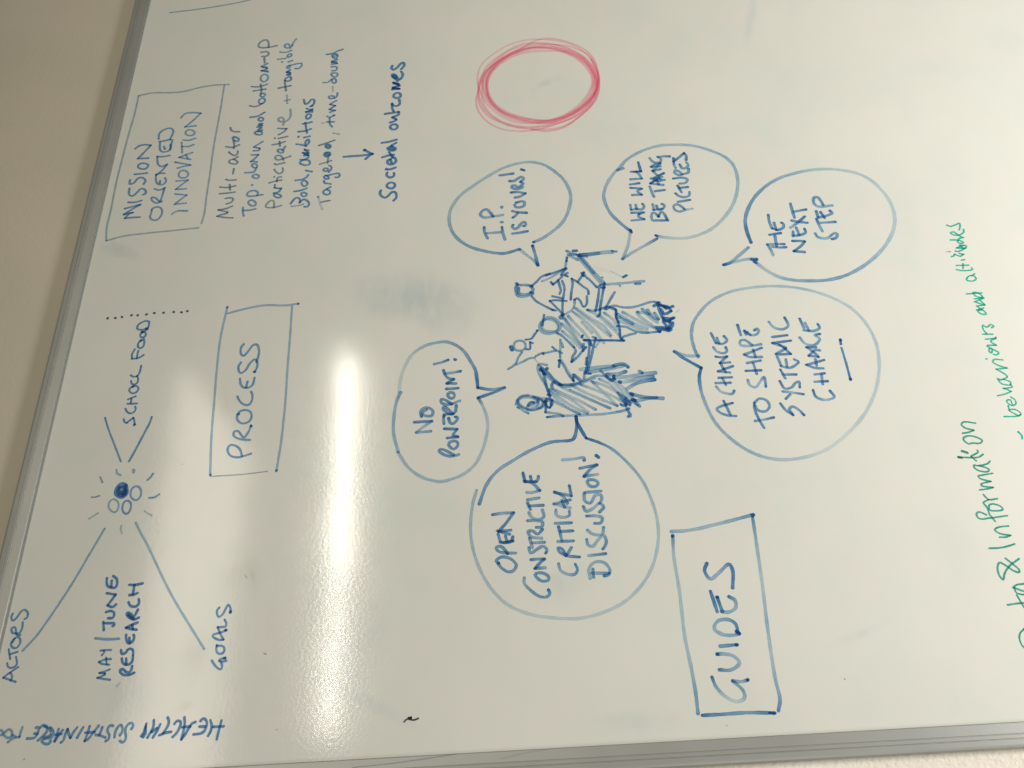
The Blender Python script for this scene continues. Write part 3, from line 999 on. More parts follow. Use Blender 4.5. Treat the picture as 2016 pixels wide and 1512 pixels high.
parse('''
C 750 640 6
P speech_bubble | bubble with a two-line exclamation, upper left of the drawn people
S outline
I line 7 .5
215,790,.3 230,650,.3 280,500,.3 360,360,.35 500,255,.45 650,210,.5 770,200,.55 880,235,.6 980,310,.6 1060,430,.65 1115,530,.7 1135,640,.85 1145,740,.9! 1300,762,.6 1460,740,.55! 1350,790,.75 1150,860,.85! 1200,950,.45 1250,1080,.4 1262,1200,.38 1240,1340,.4 1200,1480,.4 1105,1655,.4 960,1770,.42 800,1832,.45 700,1850,.45 600,1835,.45 490,1800,.45 330,1690,.45 200,1500,.45
205,1500 150,1280 150,1130,.55 175,950 210,840,.65 235,795
S word | NO
I blue 7 .65
590,1255 420,1270,.5! 500,1205,.45 600,1135! 395,1148,.85
480,1080,.9 470,1020 510,980 570,980 615,1020 600,1070 550,1075 500,1060 495,1030 540,1000
S word
I blue 7 .7
930,895,.5 840,930 760,940 710,910 715,875 760,885 835,935,.9
o 800,800 850,800 870,830 850,865 810,860 790,830
775,755,.8 840,752 912,745,.8
885,690 780,690,.85! 860,640! 800,630 760,590 740,535,.9; 760,575,.55 860,560,.55 940,545,.9
890,950,.8 880,1020 840,1055 750,1010 735,975 760,970 800,1000 850,1045
745,1165 740,1100 745,1060 ; 800,1100,.9 815,1150 850,1165 900,1120 905,1090 880,1085,.9; 745,1080 760,1060 850,1050
o 800,1400 850,1370 905,1385 905,1430 860,1465 815,1440
785,1335,.8 910,1320! 850,1300 870,1270 900,1230! 750,1225,.9
920,1530,.6 840,1550 770,1540 690,1495 690,1475 730,1470 800,1500 860,1535
S exclamation_mark
I blue 6.5 .65
630,462,.6 720,440 795,412,.9
I blue 6.5 .95
d 877,408
P drawn_people | group of four drawn people round a table between the speech bubbles
S head | small round head with a bun
C 990 640 8
I blue 5.5 .62
o 270,245 330,265 360,320 340,380 270,405 200,390 175,330 200,265
I blue 9 .9
130,345 145,390
I blue 5.5 .65
85,695 150,655 210,600 240,520 300,430
220,625,.45 350,560 420,525 500,515; 520,490 600,450 700,435 830,405
I blue 5 .82
630,440 640,460; 430,270,.9 430,370,.85 410,385 370,380; 430,270 470,285
360,230 450,215 500,150 545,90; d 542,88
I grey 2.5 .45
505,540 570,605
I blue 5.5 .65
780,345,.85 830,390 930,440,.6
905,230 905,350,.5 900,450,.7 905,510; 930,280,.5 945,350
895,560,.9 885,660,.9
895,555 960,640 1020,760 1115,885; 930,560,.4 1010,690,.4 1120,880,.5
880,560,.9 905,545
1110,820,.95 1115,880,.95; 1105,780,.8 1210,880,.7; 1130,780,.6 1240,870
C 990 480 8
S head | large ring-shaped head beside a hatched body
I blue 8 .55
o 740,1160 840,1200 900,1290 880,1360 760,1410 630,1390 580,1300 640,1200
I blue 6 .5
o 720,1190 830,1230 870,1310 850,1370 720,1375 640,1350 610,1270 650,1210
I blue 5 .8
625,1290 650,1120
S hatched_body | upper hatched body
I blue 7.2 .40
940,1130,0.60 1040,1300 1170,1500 1250,1620
1030,1140,0.60 1130,1250 1250,1370 1360,1510
1110,1075,0.60 1260,1190 1430,1350 1590,1560
1130,1010 1300,1150 1500,1300 1690,1460
1160,1020 1230,1070 1390,1180 1590,1300 1700,1440,0.52
1340,1045,0.60 1450,1100 1700,1310 1870,1480
1600,1090,0.60 1720,1180 1810,1290
930,1260,0.56 1060,1400 1240,1610
940,1380,0.56 1080,1500 1220,1640
1250,1240 1400,1400
1520,1120 1660,1230 1790,1350
990,1190,0.52 1100,1330 1250,1480 1370,1570
I blue 6 .7
860,1410,.85 920,1440 1010,1520 1120,1630! 1150,1690 1100,1780 1085,1860,.9! 1180,1780 1260,1680 1310,1630,.95
1270,1580 1265,1690
I blue 5.5 .75
1290,1515 1450,1520 1700,1520 1900,1530
1630,1035 1700,1000 1780,1040 1790,1170 1820,1240 1840,1350 1850,1480 1900,1520
S side_lines
930,1130 960,1110; 945,1110 880,1040 790,950 740,900! 800,890 1000,900,.8; 780,825 850,840 940,860
940,1090 940,980,.8 945,880 960,800 970,700 935,585
o 890,1170 930,1120 940,1180
1070,880,.9 1080,760 1100,620 1085,550! 1170,600 1260,670 1340,730 1350,790,.9
1180,600 1230,530 1275,450,.8! 1290,500 1380,580 1480,685,.9
980,1110,.5 1080,1050,.5 1125,980,.55 1130,880,.75! 1170,860,.85 1220,900 1250,970 1280,995,.9 1320,950 1325,825,.7
1240,460,.8 1270,510,.8
S body_outline | sloping shoulders of the person with the square cap
460,660 530,600 610,520 740,470 ; 620,590,.45 740,540,.5 930,420,.6 990,385,.9
680,500 780,465 960,400
455,825 520,900 640,970 790,1045,.85
780,1040,.95 830,1050; 760,605,.95 790,645,.95; 790,640,.85 870,580 950,500 1020,460,.7
870,570 900,680 915,740 895,790; 920,490,.9 945,450 1000,390,.9; 990,500,.95 1020,515,.95
1010,215,.9 1005,275,.9; 1000,270,.6 985,370,.6
S cap | square cap on the head of a drawn person
I blue 7 .7
215,625 250,650 330,650,.6 400,655 460,670
230,640,.85 205,700 215,770 240,820 330,835,.5 470,790,.6
250,700,.8 255,780 330,800,.55 470,770; 440,670 480,730 440,760
C 990 480 8
S table | drawn table edge with straight legs
I blue 10 .5
1210,180,.6 1400,165 1600,135 1720,130 ; 1220,180,.55 1500,150
I blue 6 .5
1720,115,.6 1785,122,.7
I blue 7 .5
1010,115,.65 1090,150 1200,180 ; 1030,175,.6 1140,165; 1060,190 1180,255,.6; 1170,180 1320,200,.5
1190,215 1260,300 1400,460 1560,640; 1240,220 1330,320 1450,460 1600,620,.55; 1210,200 1430,460
1110,110,.85 1160,110,.85
I blue 6 .75
1600,615 1595,690,.9; 1540,650,.6 1600,640; 1560,690,.95 1600,690,.95
1520,660,.7 1510,780 1485,950,.85 1460,1060,.85
1590,690,.9 1560,850,.7 1535,1000,.85 1520,1130,.85 1490,1145,.8
1330,1040,.8 1400,1050,.5 1530,1040; 1530,1030 1640,990
1610,1025 1680,900 1760,765,.65
I blue 7 .5
1640,640,.5 1850,625,.5 2100,600,.55 2220,590,.5
I blue 6 .75
2090,630 2160,630
I grey 2 .4
1690,430 1890,525
I blue 6.5 .95
1900,525 1945,500
I blue 3.5 .8
1840,660 1850,668; 1560,525 1575,532
C 1100 640 8
S table_leg | drawn legs below the middle of the group
I blue 6 .75
485,260,.7 480,400 460,560 430,730,.85
585,210,.9 550,330 520,480 480,640 460,720,.6
440,520,.85 435,620
505,260 510,320,.9; 540,190,.6 580,200
400,240 470,240; 410,740,.7 400,850,.6; 640,260,.4 580,350,.45; 410,760 500,765,.8
375,165,.95 365,190,.95; 620,240,.5 1030,245,.6
C 1120 480 8
S hatched_legs | hatched legs and feet of the upper person
I blue 6 .65
640,990,.55 720,975 850,1000 1000,1000 1150,960 1300,915 1400,920,.75
640,1000 700,1030 740,1040! 745,1150,.8 780,1240
760,1300,.7 900,1310 1030,1370 1150,1400 1300,1395 1430,1380,.9
830,1500,.8 850,1470 930,1440 1050,1410
800,1350,.5 810,1440,.6
I blue 8 .42
850,1080,.55 980,1150 1180,1260 1330,1320
770,1110,.55 900,1180 1120,1300 1230,1340
1080,1080,.55 1120,1150 1250,1240 1340,1310
1090,1075,.5 1210,1100 1330,1200 1390,1235
800,1220 950,1270 1130,1360 1240,1400
I blue 8 .58
1160,1030 1210,1080 1260,1110; 1240,1045 1270,1090 1330,1160 1400,1190,.6; 1350,1095 1410,1180
800,1160 1000,1260
I blue 7 .85
1340,980 1420,925; 1400,940,.8 1430,1060 1480,1170 1540,1220 1590,1210
1420,970 1500,980 1560,990 1610,1060; 1610,1060 1540,1100 1490,1110; 1450,1030,.7 1480,1080
1500,990,.95 1560,1010,.95; 1600,1000 1640,985,.95; 1450,960 1530,1020
1490,1165 1600,1180 1655,1165; 1490,1200 1580,1230; 1600,1200 1640,1175
1490,1230,.95 1540,1300 1570,1360
1560,1340 1620,1310 1640,1240 1600,1260 1580,1330
1380,1310,.7 1480,1315 1560,1330; 1380,1345,.7 1500,1355 1580,1370 1610,1350; 1390,1330,.5 1540,1345,.6
I blue 7.5 .95
d 1425,1382
I grey 2.5 .3
1690,1080 1735,1045
C 990 640 8
S head | scribbled oval head at the lower end of the group
I blue 6 .5
o 380,1110 500,1140 640,1210 620,1290 450,1340 320,1300 230,1220 270,1140
o 400,1140 540,1190 520,1280 420,1320 300,1280 250,1200 300,1150
o 460,1120 620,1190 600,1290 480,1340 380,1330 420,1250 560,1200
o 550,1170 660,1220 620,1290 540,1310 570,1240
390,1270,.7 430,1220,.8 490,1215,.9 480,1250 420,1275
205,1250,.6 230,1180 300,1120 400,1105
230,1180 250,1270 310,1340 400,1390,.7
500,1130,.5 600,1150 690,1160
235,1295,.7 255,1310
I blue 6 .85
670,1190,.9 680,1290 670,1370,.85; 670,1200 700,1290 740,1300! 775,1250 780,1190,.8
650,1210,.9 700,1200; 710,1100,.7 750,1110,.9; 690,1160 780,1180,.6; 740,1130,.7 760,1260,.85
680,1375,.7 780,1385,.5 900,1405,.6 950,1435,.7
S body_outline | outline of the lower leaning person
I blue 6.5 .6
700,1450,.95 850,1435 1100,1425,.5 1350,1415,.5 1600,1400,.55 1800,1370,.6 1900,1350 1990,1315,.7
740,1110 680,950,.7 590,800,.55 550,690,.55 560,630,.5! 610,615 690,630,.6
640,740,.8 700,1010 730,1090,.8; 600,690,.9 640,760
600,660,.85 700,740,.8 800,850,.8 900,930,.85 ; 900,940,.85 1060,940,.8 1200,910,.7 1350,850,.6 1470,800,.6 1620,810,.5
620,720,.6 760,860,.6 900,950; 800,900,.8 770,950,.8 790,1010,.7; 930,970,.5 1060,965 1250,910,.5 1450,840,.4
I blue 7 .95
590,700 610,720; 640,770 670,772; d 695,688; 895,935 930,940
S hatched_body | lower hatched body
I blue 7 .40
730,1030,0.52 850,1170 1050,1320 1210,1400,0.56
740,1010,0.52 900,1150 1130,1300 1330,1395,0.56
780,1190,0.52 980,1290 1200,1400
830,1030,0.56 1000,1100 1200,1190 1460,1330,0.56
830,910,0.52 950,990 1150,1080 1340,1160 1690,1310,0.56
860,1080 1050,1160 1250,1300 1340,1370
1070,940,0.52 1250,1040 1500,1150 1800,1270,0.56
1230,940,0.65 1400,1000 1600,1090 1800,1270
1400,890,0.56 1560,1030 1750,1130 1930,1230,0.56
1430,900,0.52 1600,950 1800,1060 1940,1150,0.56
1520,850,0.52 1680,930 1820,1060 1990,1200,0.60
1700,850 1850,1010 2000,1180 2120,1260,0.60
1740,850 1900,990 2060,1170,0.65
1060,1020 1400,1180 1660,1300
I blue 7 .8
1810,1070,0.60 1900,1190 2000,1260,.85; 1930,1170 2010,1230
1640,830,0.60 1720,880 1760,850; 1540,720,0.52 1620,800 1700,860,0.52
1750,800,.95 1745,830,.95
1860,1250,.9 1900,1270,.9 1940,1250,.85! 1950,1310,0.60 1990,1380 2010,1430,.8 1980,1440,.9
I line 3 .35
1790,1365 1870,1350
S hatched_legs | straight scribbled legs below the lower hatched body
I blue 10 .5
1340,745,.55 1500,720 1750,670 1900,640; 1230,700,.35 1400,680 1740,650
1650,780,.7 1800,775 1930,735,.75
1760,830,.4 2000,810 2250,770 2400,755,.6
1850,900,.3 2050,870 2200,830 2360,810,.7
I blue 9 .65
1750,640,.7 1850,615 1930,625 1970,660,.85
1960,1000,.45 2080,930 2250,880 2390,860,.9
2040,1090 2150,1120 2300,1140 2520,1155,.6; 2100,1200,.4 2250,1160 2420,1145
1840,895,.9 1850,900,.9; 2020,1080,.85 2040,1095,.85; 2040,1180,.9 2080,1185,.9
2155,730,.6 2190,750,.8
2070,1190,.5 2150,1275,.6
C 870 290 6
P speech_bubble | egg-shaped bubble reading I.P. IS YOURS!
S outline
I line 6.5 .5
915,1205,.75 800,1240,.7 720,1255,.65 500,1225,.6 300,1160,.6 150,1040,.6 90,900,.5 100,750,.42 200,590,.42 350,470,.42 550,340,.42 750,235,.42 950,182,.42 1050,175,.45 1200,205,.5 1350,300,.55 1450,400,.5 1520,560,.5 1500,730,.5 1430,880,.5 1300,1000,.5 1180,1080,.5 1085,1120,.55
930,1215,.42 1010,1280,.45 1100,1350,.5 1135,1395,.8! 1100,1260,.6 1072,1165,.9
I blue 5.5 .8
d 1085,1120; d 1072,1162
S word | I.P.
I blue 6.5 .65
500,945,.85 505,1010 540,1075; 530,1015,.55 690,1005,.55; 710,945,.85 720,1010 745,1090,.6
718,800,.5 600,820,.55 500,830,.55 455,800 480,750 530,735 570,770 605,815,.9
d 708,885; d 708,708
S word | IS
835,1020 920,1010 1010,992,.8
840,920,.9 830,940 860,965 900,950 930,910 970,880 990,900 985,930 965,930,.8
S word | YOURS!
835,755,.7 920,770 1000,775,.9; 895,775 870,810 840,830,.85
880,655,.9 940,640 975,650 970,690 920,710 870,705 860,680
820,535,.9 900,530 985,545! 930,580 865,595
o 820,465 860,450 900,475 940,450 955,470 920,490 850,490
960,430 930,410! 965,370 940,348 900,370 850,400 800,400,.85
685,332 760,322 840,310,.8
I blue 6.5 .92
940,262 970,272
C 1170 270 6
P speech_bubble | tall bubble reading WE WILL BE TAKING PICTURES
S outline
I line 6.5 .45
430,1110,.85 350,1050,.65 200,910,.6 130,780,.55 112,680,.5 150,550,.45 230,430,.45 300,360,.5 380,270,.5 550,170,.48 750,105,.42 950,90,.42 1150,100,.45 1350,150,.5 1550,240,.5 1640,330,.5 1690,470,.48 1690,620,.45 1640,790,.42 1550,930,.4 1430,1050,.4 1300,1130,.4 1100,1190,.32 950,1195,.35 800,1180,.42 735,1165,.6
280,390,.6 340,368,.55
425,1130,.4 395,1290,.42 335,1440,.55! 440,1370,.45 600,1280,.45 740,1200,.8
I blue 6 .82
430,1095 440,1125; 725,1160 740,1170
S word | WE
I blue 6 .65
445,985 590,970! 520,935 530,910! 585,890,.6! 440,895,.8
425,800 435,855 ; 440,860 500,850 560,855 590,820 570,790,.85; 490,800 500,850
S word | WILL
450,685 560,680! 510,640 560,610! 430,600,.85
425,560 530,545,.9
430,500 560,490! 530,440 500,410! 435,410; 470,410 550,405,.85! 520,300,.85
S word | BE
870,985,.9 730,985 690,985 675,930 690,895 720,900 760,940,.85! 790,885 820,900 860,970,.9
690,795 705,860; 735,810,.8 760,860 810,845 830,810 800,790,.85; 700,860 800,850
S word | TAKING
655,585 680,650 705,705; 720,640,.7 830,625,.85
815,565 665,550! 740,500 790,500 ; 665,545 770,480; 740,510 760,560
670,490 800,470 ; 820,425 700,495 750,520 830,505
685,440 ; 780,380 690,400! 750,450 820,430; 670,350 780,345 ; 680,355 700,330 780,310! 690,400
655,250 690,290 770,300 790,265 750,235! 820,228 890,228,.85
S word | PICTURES
1155,845,.4 1080,860,.5 1000,880 945,850 940,810 980,795 1030,820 1065,850,.9
990,765,.65 1130,742,.85
960,665,.85 1000,695 1070,710 1120,690 1125,650,.65
985,575,.9 1030,650; 1010,600 1105,590,.85
935,490,.9 1040,480 1100,500 1080,540 1010,550
1115,375,.7 1110,420 1060,435 1000,450 950,420 955,395 990,400 1040,440
960,365,.6 940,320 ; 1010,325,.8 1040,370 1090,360 1110,330 1090,300
940,300 935,250,.85; 935,290,.9 1000,240 1060,190,.85! 1085,220 1085,270,.85
C 1420 320 5.727
P speech_bubble | round bubble reading THE NEXT STEP
S outline
I line 7 .5
335,900,.9 290,780,.85 270,650,.65 300,530,.65 370,400,.65 500,270,.6 650,180,.5 800,130,.5 950,95,.42 1150,75,.38 1350,85,.36 1550,130,.36 1700,210,.38 1830,340,.32 1920,480,.34 1955,620,.34 1940,760,.36 1880,890,.4 1770,1030,.45 1600,1170,.55 1400,1275,.6 1200,1325,.6 1000,1335,.6 800,1325,.55 650,1290,.45 500,1210,.4 385,1125,.5
305,960,.6 200,1050,.5 100,1130,.5 30,1155,.7! 150,1120,.4 300,1090,.5 400,1090,.75
I blue 6 .85
370,1120 395,1132; 340,1095 400,1100
S word | THE
I blue 6.5 .7
585,1045,.45 550,970 520,925,.6! 620,920,.6 710,920,.85
580,950,.6 650,958 730,955,.85; 625,945,.7 605,830
545,815,.8 670,795,.85
530,590,.85 540,660 570,740,.6; 580,745 640,760,.8 700,730 700,690 680,680,.9; 595,680 620,760,.75
S word | NEXT
940,1010 820,1000,.9! 900,940 940,890! 900,885 805,885,.9
810,780 810,830 ; 820,825 880,820 950,790 940,750,.9; 845,735 880,815
795,655 880,670 970,680,.8; 780,735,.5 860,680 940,610,.85
780,465,.75 800,540 825,620; 815,555,.55 955,530,.9
S word | STEP
1060,800 1085,838 1150,856,.5 1200,852,.5 1240,822 1280,795,.6 1307,808 1298,846 1250,864,.8
1075,635,.9 1100,700 1140,775,.5; 1120,680,.5 1285,670,.85
1070,550,.8 1090,610; 1120,560,.85 1165,625 ; 1100,620 1190,600 1250,570 1225,545,.9
1250,485,.55 1090,495,.55 1040,450 1045,400 1080,390 1120,430 1150,480,.75
P speech_bubble | round bubble reading A CHANCE TO SHAPE SYSTEMIC CHANGE
C 1340 560 4.2
S outline
I line 7 .5
145,600,.65 110,520,.6 90,420,.55 105,320,.55 160,230,.5 250,140,.48 400,65,.42 600,25,.38 800,15,.42 1000,35,.45 1200,90,.35 1400,190,.35 1530,320,.38 1610,470,.38 1640,620,.36 1630,800,.34 1580,960,.32 1500,1100,.35 1350,1260,.25 1200,1370,.25 1000,1435,.38 850,1450,.38 700,1430,.45 550,1370,.5 420,1280,.52 300,1160,.52 220,1020,.5 170,880,.6 155,760,.9 170,690,.9! 60,630,.85 10,600,.75 -52,555,.6! 50,590,.42 150,590,.5
C 1400 640 4.33
S word | A
I blue 6.3 .68
212,776 140,770 75,745 48,715 80,695 182,665,.88; 108,648,.88 165,765
S word | CHANCE
45,525,.6 80,565,.5 140,585,.5 185,585 197,560,.88
40,495,.6 165,492,.8; 65,450 175,445,.8; 95,452 125,508
160,405 60,395,.6! 185,350,.85; 110,372 125,402
40,270,.9 90,275 135,268! 100,300 75,325! 160,318; 78,322 105,372
20,190,.6 50,225,.5 110,240 135,220 125,190,.88
0,70,.8 40,150; 45,155 100,160 135,130 110,95,.82; 50,110 68,155
C 1340 560 4.2
S word | TO
615,1130 680,1120,.5 770,1100,.9; 690,1185,.7 650,1120,.8 610,1020,.7 610,980! 650,945,.7 710,960 735,1010 700,1050 640,1040 615,1000
S word | SHAPE
555,790 570,830,.5 620,850,.5 660,800,.5 690,765 700,800 705,845,.85
540,715,.85 665,710,.85; 550,650,.6 660,630,.8; 600,650 630,740
525,580 570,600 670,600! ; 670,525,.8 530,580,.6; 600,540 620,600
665,495,.7 560,510,.5 495,500,.5 495,465 530,460 590,500
470,335,.9 498,420,.6
C 1400 640 4.33
285,50,.75 320,78,.6 355,88,.5 390,78 405,50,.6 392,32 370,45,.88; 285,50 298,80; 310,62 335,85
C 1340 560 4.2
S word | SYSTEMIC
825,985,.85 870,1040 930,1080,.8! 900,1030 925,1010 980,1040 1020,1080,.9
845,885 930,895,.5 1015,908,.9; 905,910 870,945,.8
820,800,.85 860,860 920,850 950,815 980,805 985,850,.85
825,705,.9 865,775,.6; 850,745,.6 955,745,.85
800,600,.65 830,670; 830,675 900,690 960,660 975,640,.85 940,620; 870,620 880,680
790,580 910,575,.8! 860,530! 820,500 ; 790,575 870,530 ; 870,520 760,485,.7! 910,465,.9
760,435,.7 880,420,.9
730,310,.6 770,355,.5 850,370 890,340,.6 860,275,.95
S word | CHANGE
1095,875,.95 1120,930,.8 1200,955,.5 1270,930,.65 1235,880,.9
1110,805,.6 1215,800,.9; 1110,745,.6 1190,735,.85; 1165,745 1175,825
1040,665,.7 1110,690 1180,695! ; 1185,625,.85 1100,650 1040,665; 1115,620 1125,670
1040,520,.95 1120,520 ; 1140,600 1060,590! 1110,545 1150,545; 1050,525 1100,560 1140,600
985,440,.65 1030,490,.5 1110,500 1150,450,.6 1110,420,.6 1150,410,.9
985,285,.9 1020,360,.6; 1030,320,.6 1060,380; 1020,380 1100,385 1150,360 1135,330,.9
S underline
I blue 5.5 .75
1320,455,.95 1325,495,.9
1330,525,.7 1365,640,.8 1405,790,.9
I blue 6 .9
d 1322,462; d 1405,782
P speech_bubble | large bubble reading OPEN CONSTRUCTIVE CRITICAL DISCUSSION!
C 900 840 3.779
S outline
I line 7.5 .5
145,475,.45 120,560,.45 100,720,.45 110,870,.45 160,1040,.4 250,1200,.38 370,1320,.35 540,1395,.32 750,1425,.32 920,1425,.32 1080,1385,.32 1250,1300,.34 1380,1170,.38 1460,1020,.38 1495,850,.38 1490,700,.4 1440,530,.45 1370,390,.5 1270,270,.55 1150,165,.6 1060,120,.85 960,85,.9! 920,20,.9 890,-40,.85 885,-75,.9! 890,-20,.8 880,60,.8 860,95,.85 700,115,.65 560,170,.6 420,250,.55 300,330,.55 220,430,.6 165,575,.7
S word | OPEN
I blue 7.5 .68
310,1015,.9 290,1000 330,970 400,985 440,1030 420,1070 380,1080 330,1050 305,1020
435,940,.55 370,940 305,925 290,900 320,890 350,910 375,945,.9
415,850,.9 330,860 305,800,.7; 360,815,.8 370,850 ; 320,860 400,855 415,820,.85 ; 390,800 300,775
400,770,.65 310,780,.8! 370,710,.8 420,640,.7! 330,645,.5 265,655,.9
S word | CONSTRUCTIVE
500,1125,.55 500,1165,.55 550,1220 620,1265 670,1265 690,1240 680,1215,.9
o 580,1095 640,1090 680,1115 680,1140 640,1150 600,1130
655,1050,.5 580,1055,.85! 630,1000 650,985! 600,985 550,990,.8
535,900,.7 545,940,.6 600,910 640,890,.6 670,920 660,940,.9
540,830,.7 560,900,.5; 560,865,.5 650,860,.7
630,830,.5 550,820,.6 530,780 560,775 600,800 635,765,.8
530,715,.8 ; 525,700,.7 590,700,.5 635,710 630,745 590,750,.7
535,640,.6 560,680,.5 610,690,.5 645,670 635,620,.6
525,570,.8 545,615,.7; 540,590,.6 640,585,.85
525,545,.6 610,530,.6
520,490,.5 560,490,.5 615,475! 560,420 500,405,.75
490,345,.9 505,410,.8; 545,370,.8 560,410 600,395 605,370,.8; 510,410 590,410
S word | CRITICAL
755,1020,.65 770,1070,.5 830,1100,.5 880,1095 895,1060 880,1025,.75
910,970,.85 820,960,.7 760,930 750,900 780,910 810,960,.85; 820,950 850,900,.65
750,855,.55 865,850,.75
755,745,.85 780,850,.6; 770,780,.6 860,775,.8
730,720,.6 850,715,.75
735,620,.6 740,660,.5 790,675,.5 835,660 835,630,.65
840,605,.45 720,575,.5! 780,560 840,545,.75; 780,550 800,600
725,485,.75 790,520,.6 820,570; 725,490 850,515,.6! 835,440,.95
S word | DISCUSSION!
990,1130,.45 980,1060,.5 1020,1010,.5 1090,1010,.55 1135,1060,.6 1130,1100 1095,1110,.8; 1000,1090,.5 1130,1090,.7; 1010,1060 1015,1120
980,960,.45 1105,945,.9
965,840,.7 975,880,.6 1010,890,.5 1050,840,.5 1090,810,.5 1110,850 1100,890 1085,910,.75
970,770,.55 1010,800,.5 1080,800,.5 1090,750,.7
965,665,.8 1040,665,.5 1080,680 1070,715 1025,720,.7
940,595,.8 960,630,.6 1010,610,.5 1060,570,.5 1090,600 1060,635,.7
945,500,.65 950,550,.6 990,570 1030,510,.5 1070,510,.6 1075,545,.6 1060,570
950,490,.65 1070,480,.6
o 970,400 1030,400 1050,420 1030,445 985,440
1045,355,.4 945,370,.8! 1000,310 1040,285! 915,310,.75
S exclamation_mark
785,248,.45 870,240,.5 945,232,.6 945,250,.85
I blue 8 .95
1035,215 1052,228
P drawn_box | hand-drawn box round GUIDES
C 1300 990 3.4375
I line 8 .42
75,195,.5 200,185,.45 400,140,.45 630,80,.7
85,225,.7 90,350,.4 130,600,.4 165,900,.4 210,1120,.45 240,1290,.6 255,1425,.6
625,100,.7 650,270,.5 690,550,.38 720,800,.5 750,1020,.4 780,1200,.5 810,1330,.6 800,1405,.7
285,1438,.85 400,1432,.7 600,1420,.6 775,1422,.85
I blue 7.5 .85
d 625,85; d 83,224; 740,1420 770,1424
P heading_text | large blue capitals reading GUIDES inside a box at the bottom of the writing
S word | GUIDES
I blue 8.5 .62
350,1180,.9 375,1240,.6 440,1310,.4 520,1345,.3 570,1320,.5 560,1270,.6 490,1205,.6! 550,1210,.5 592,1198,.8
400,1130,.8 480,1130,.55 535,1085,.5 500,1040,.5 430,1022,.5 385,1024,.8
405,970,.6 520,960,.85
515,870,.95 535,885,.8! 500,895,.55 420,890,.5 365,850,.5 390,800,.55 460,790,.6 510,820,.8 525,875,.85
340,600,.9 385,735,.7; 385,640,.9 420,735,.7 ; 415,735,.6 460,740,.5 510,710,.5 505,660 465,635,.9
315,410,.9 300,460,.85 340,515,.55 400,470,.5 465,415,.85 490,460,.8 490,575,.8
I blue 7 .9
d 592,1198; d 387,1024; d 515,962; d 385,638
''')
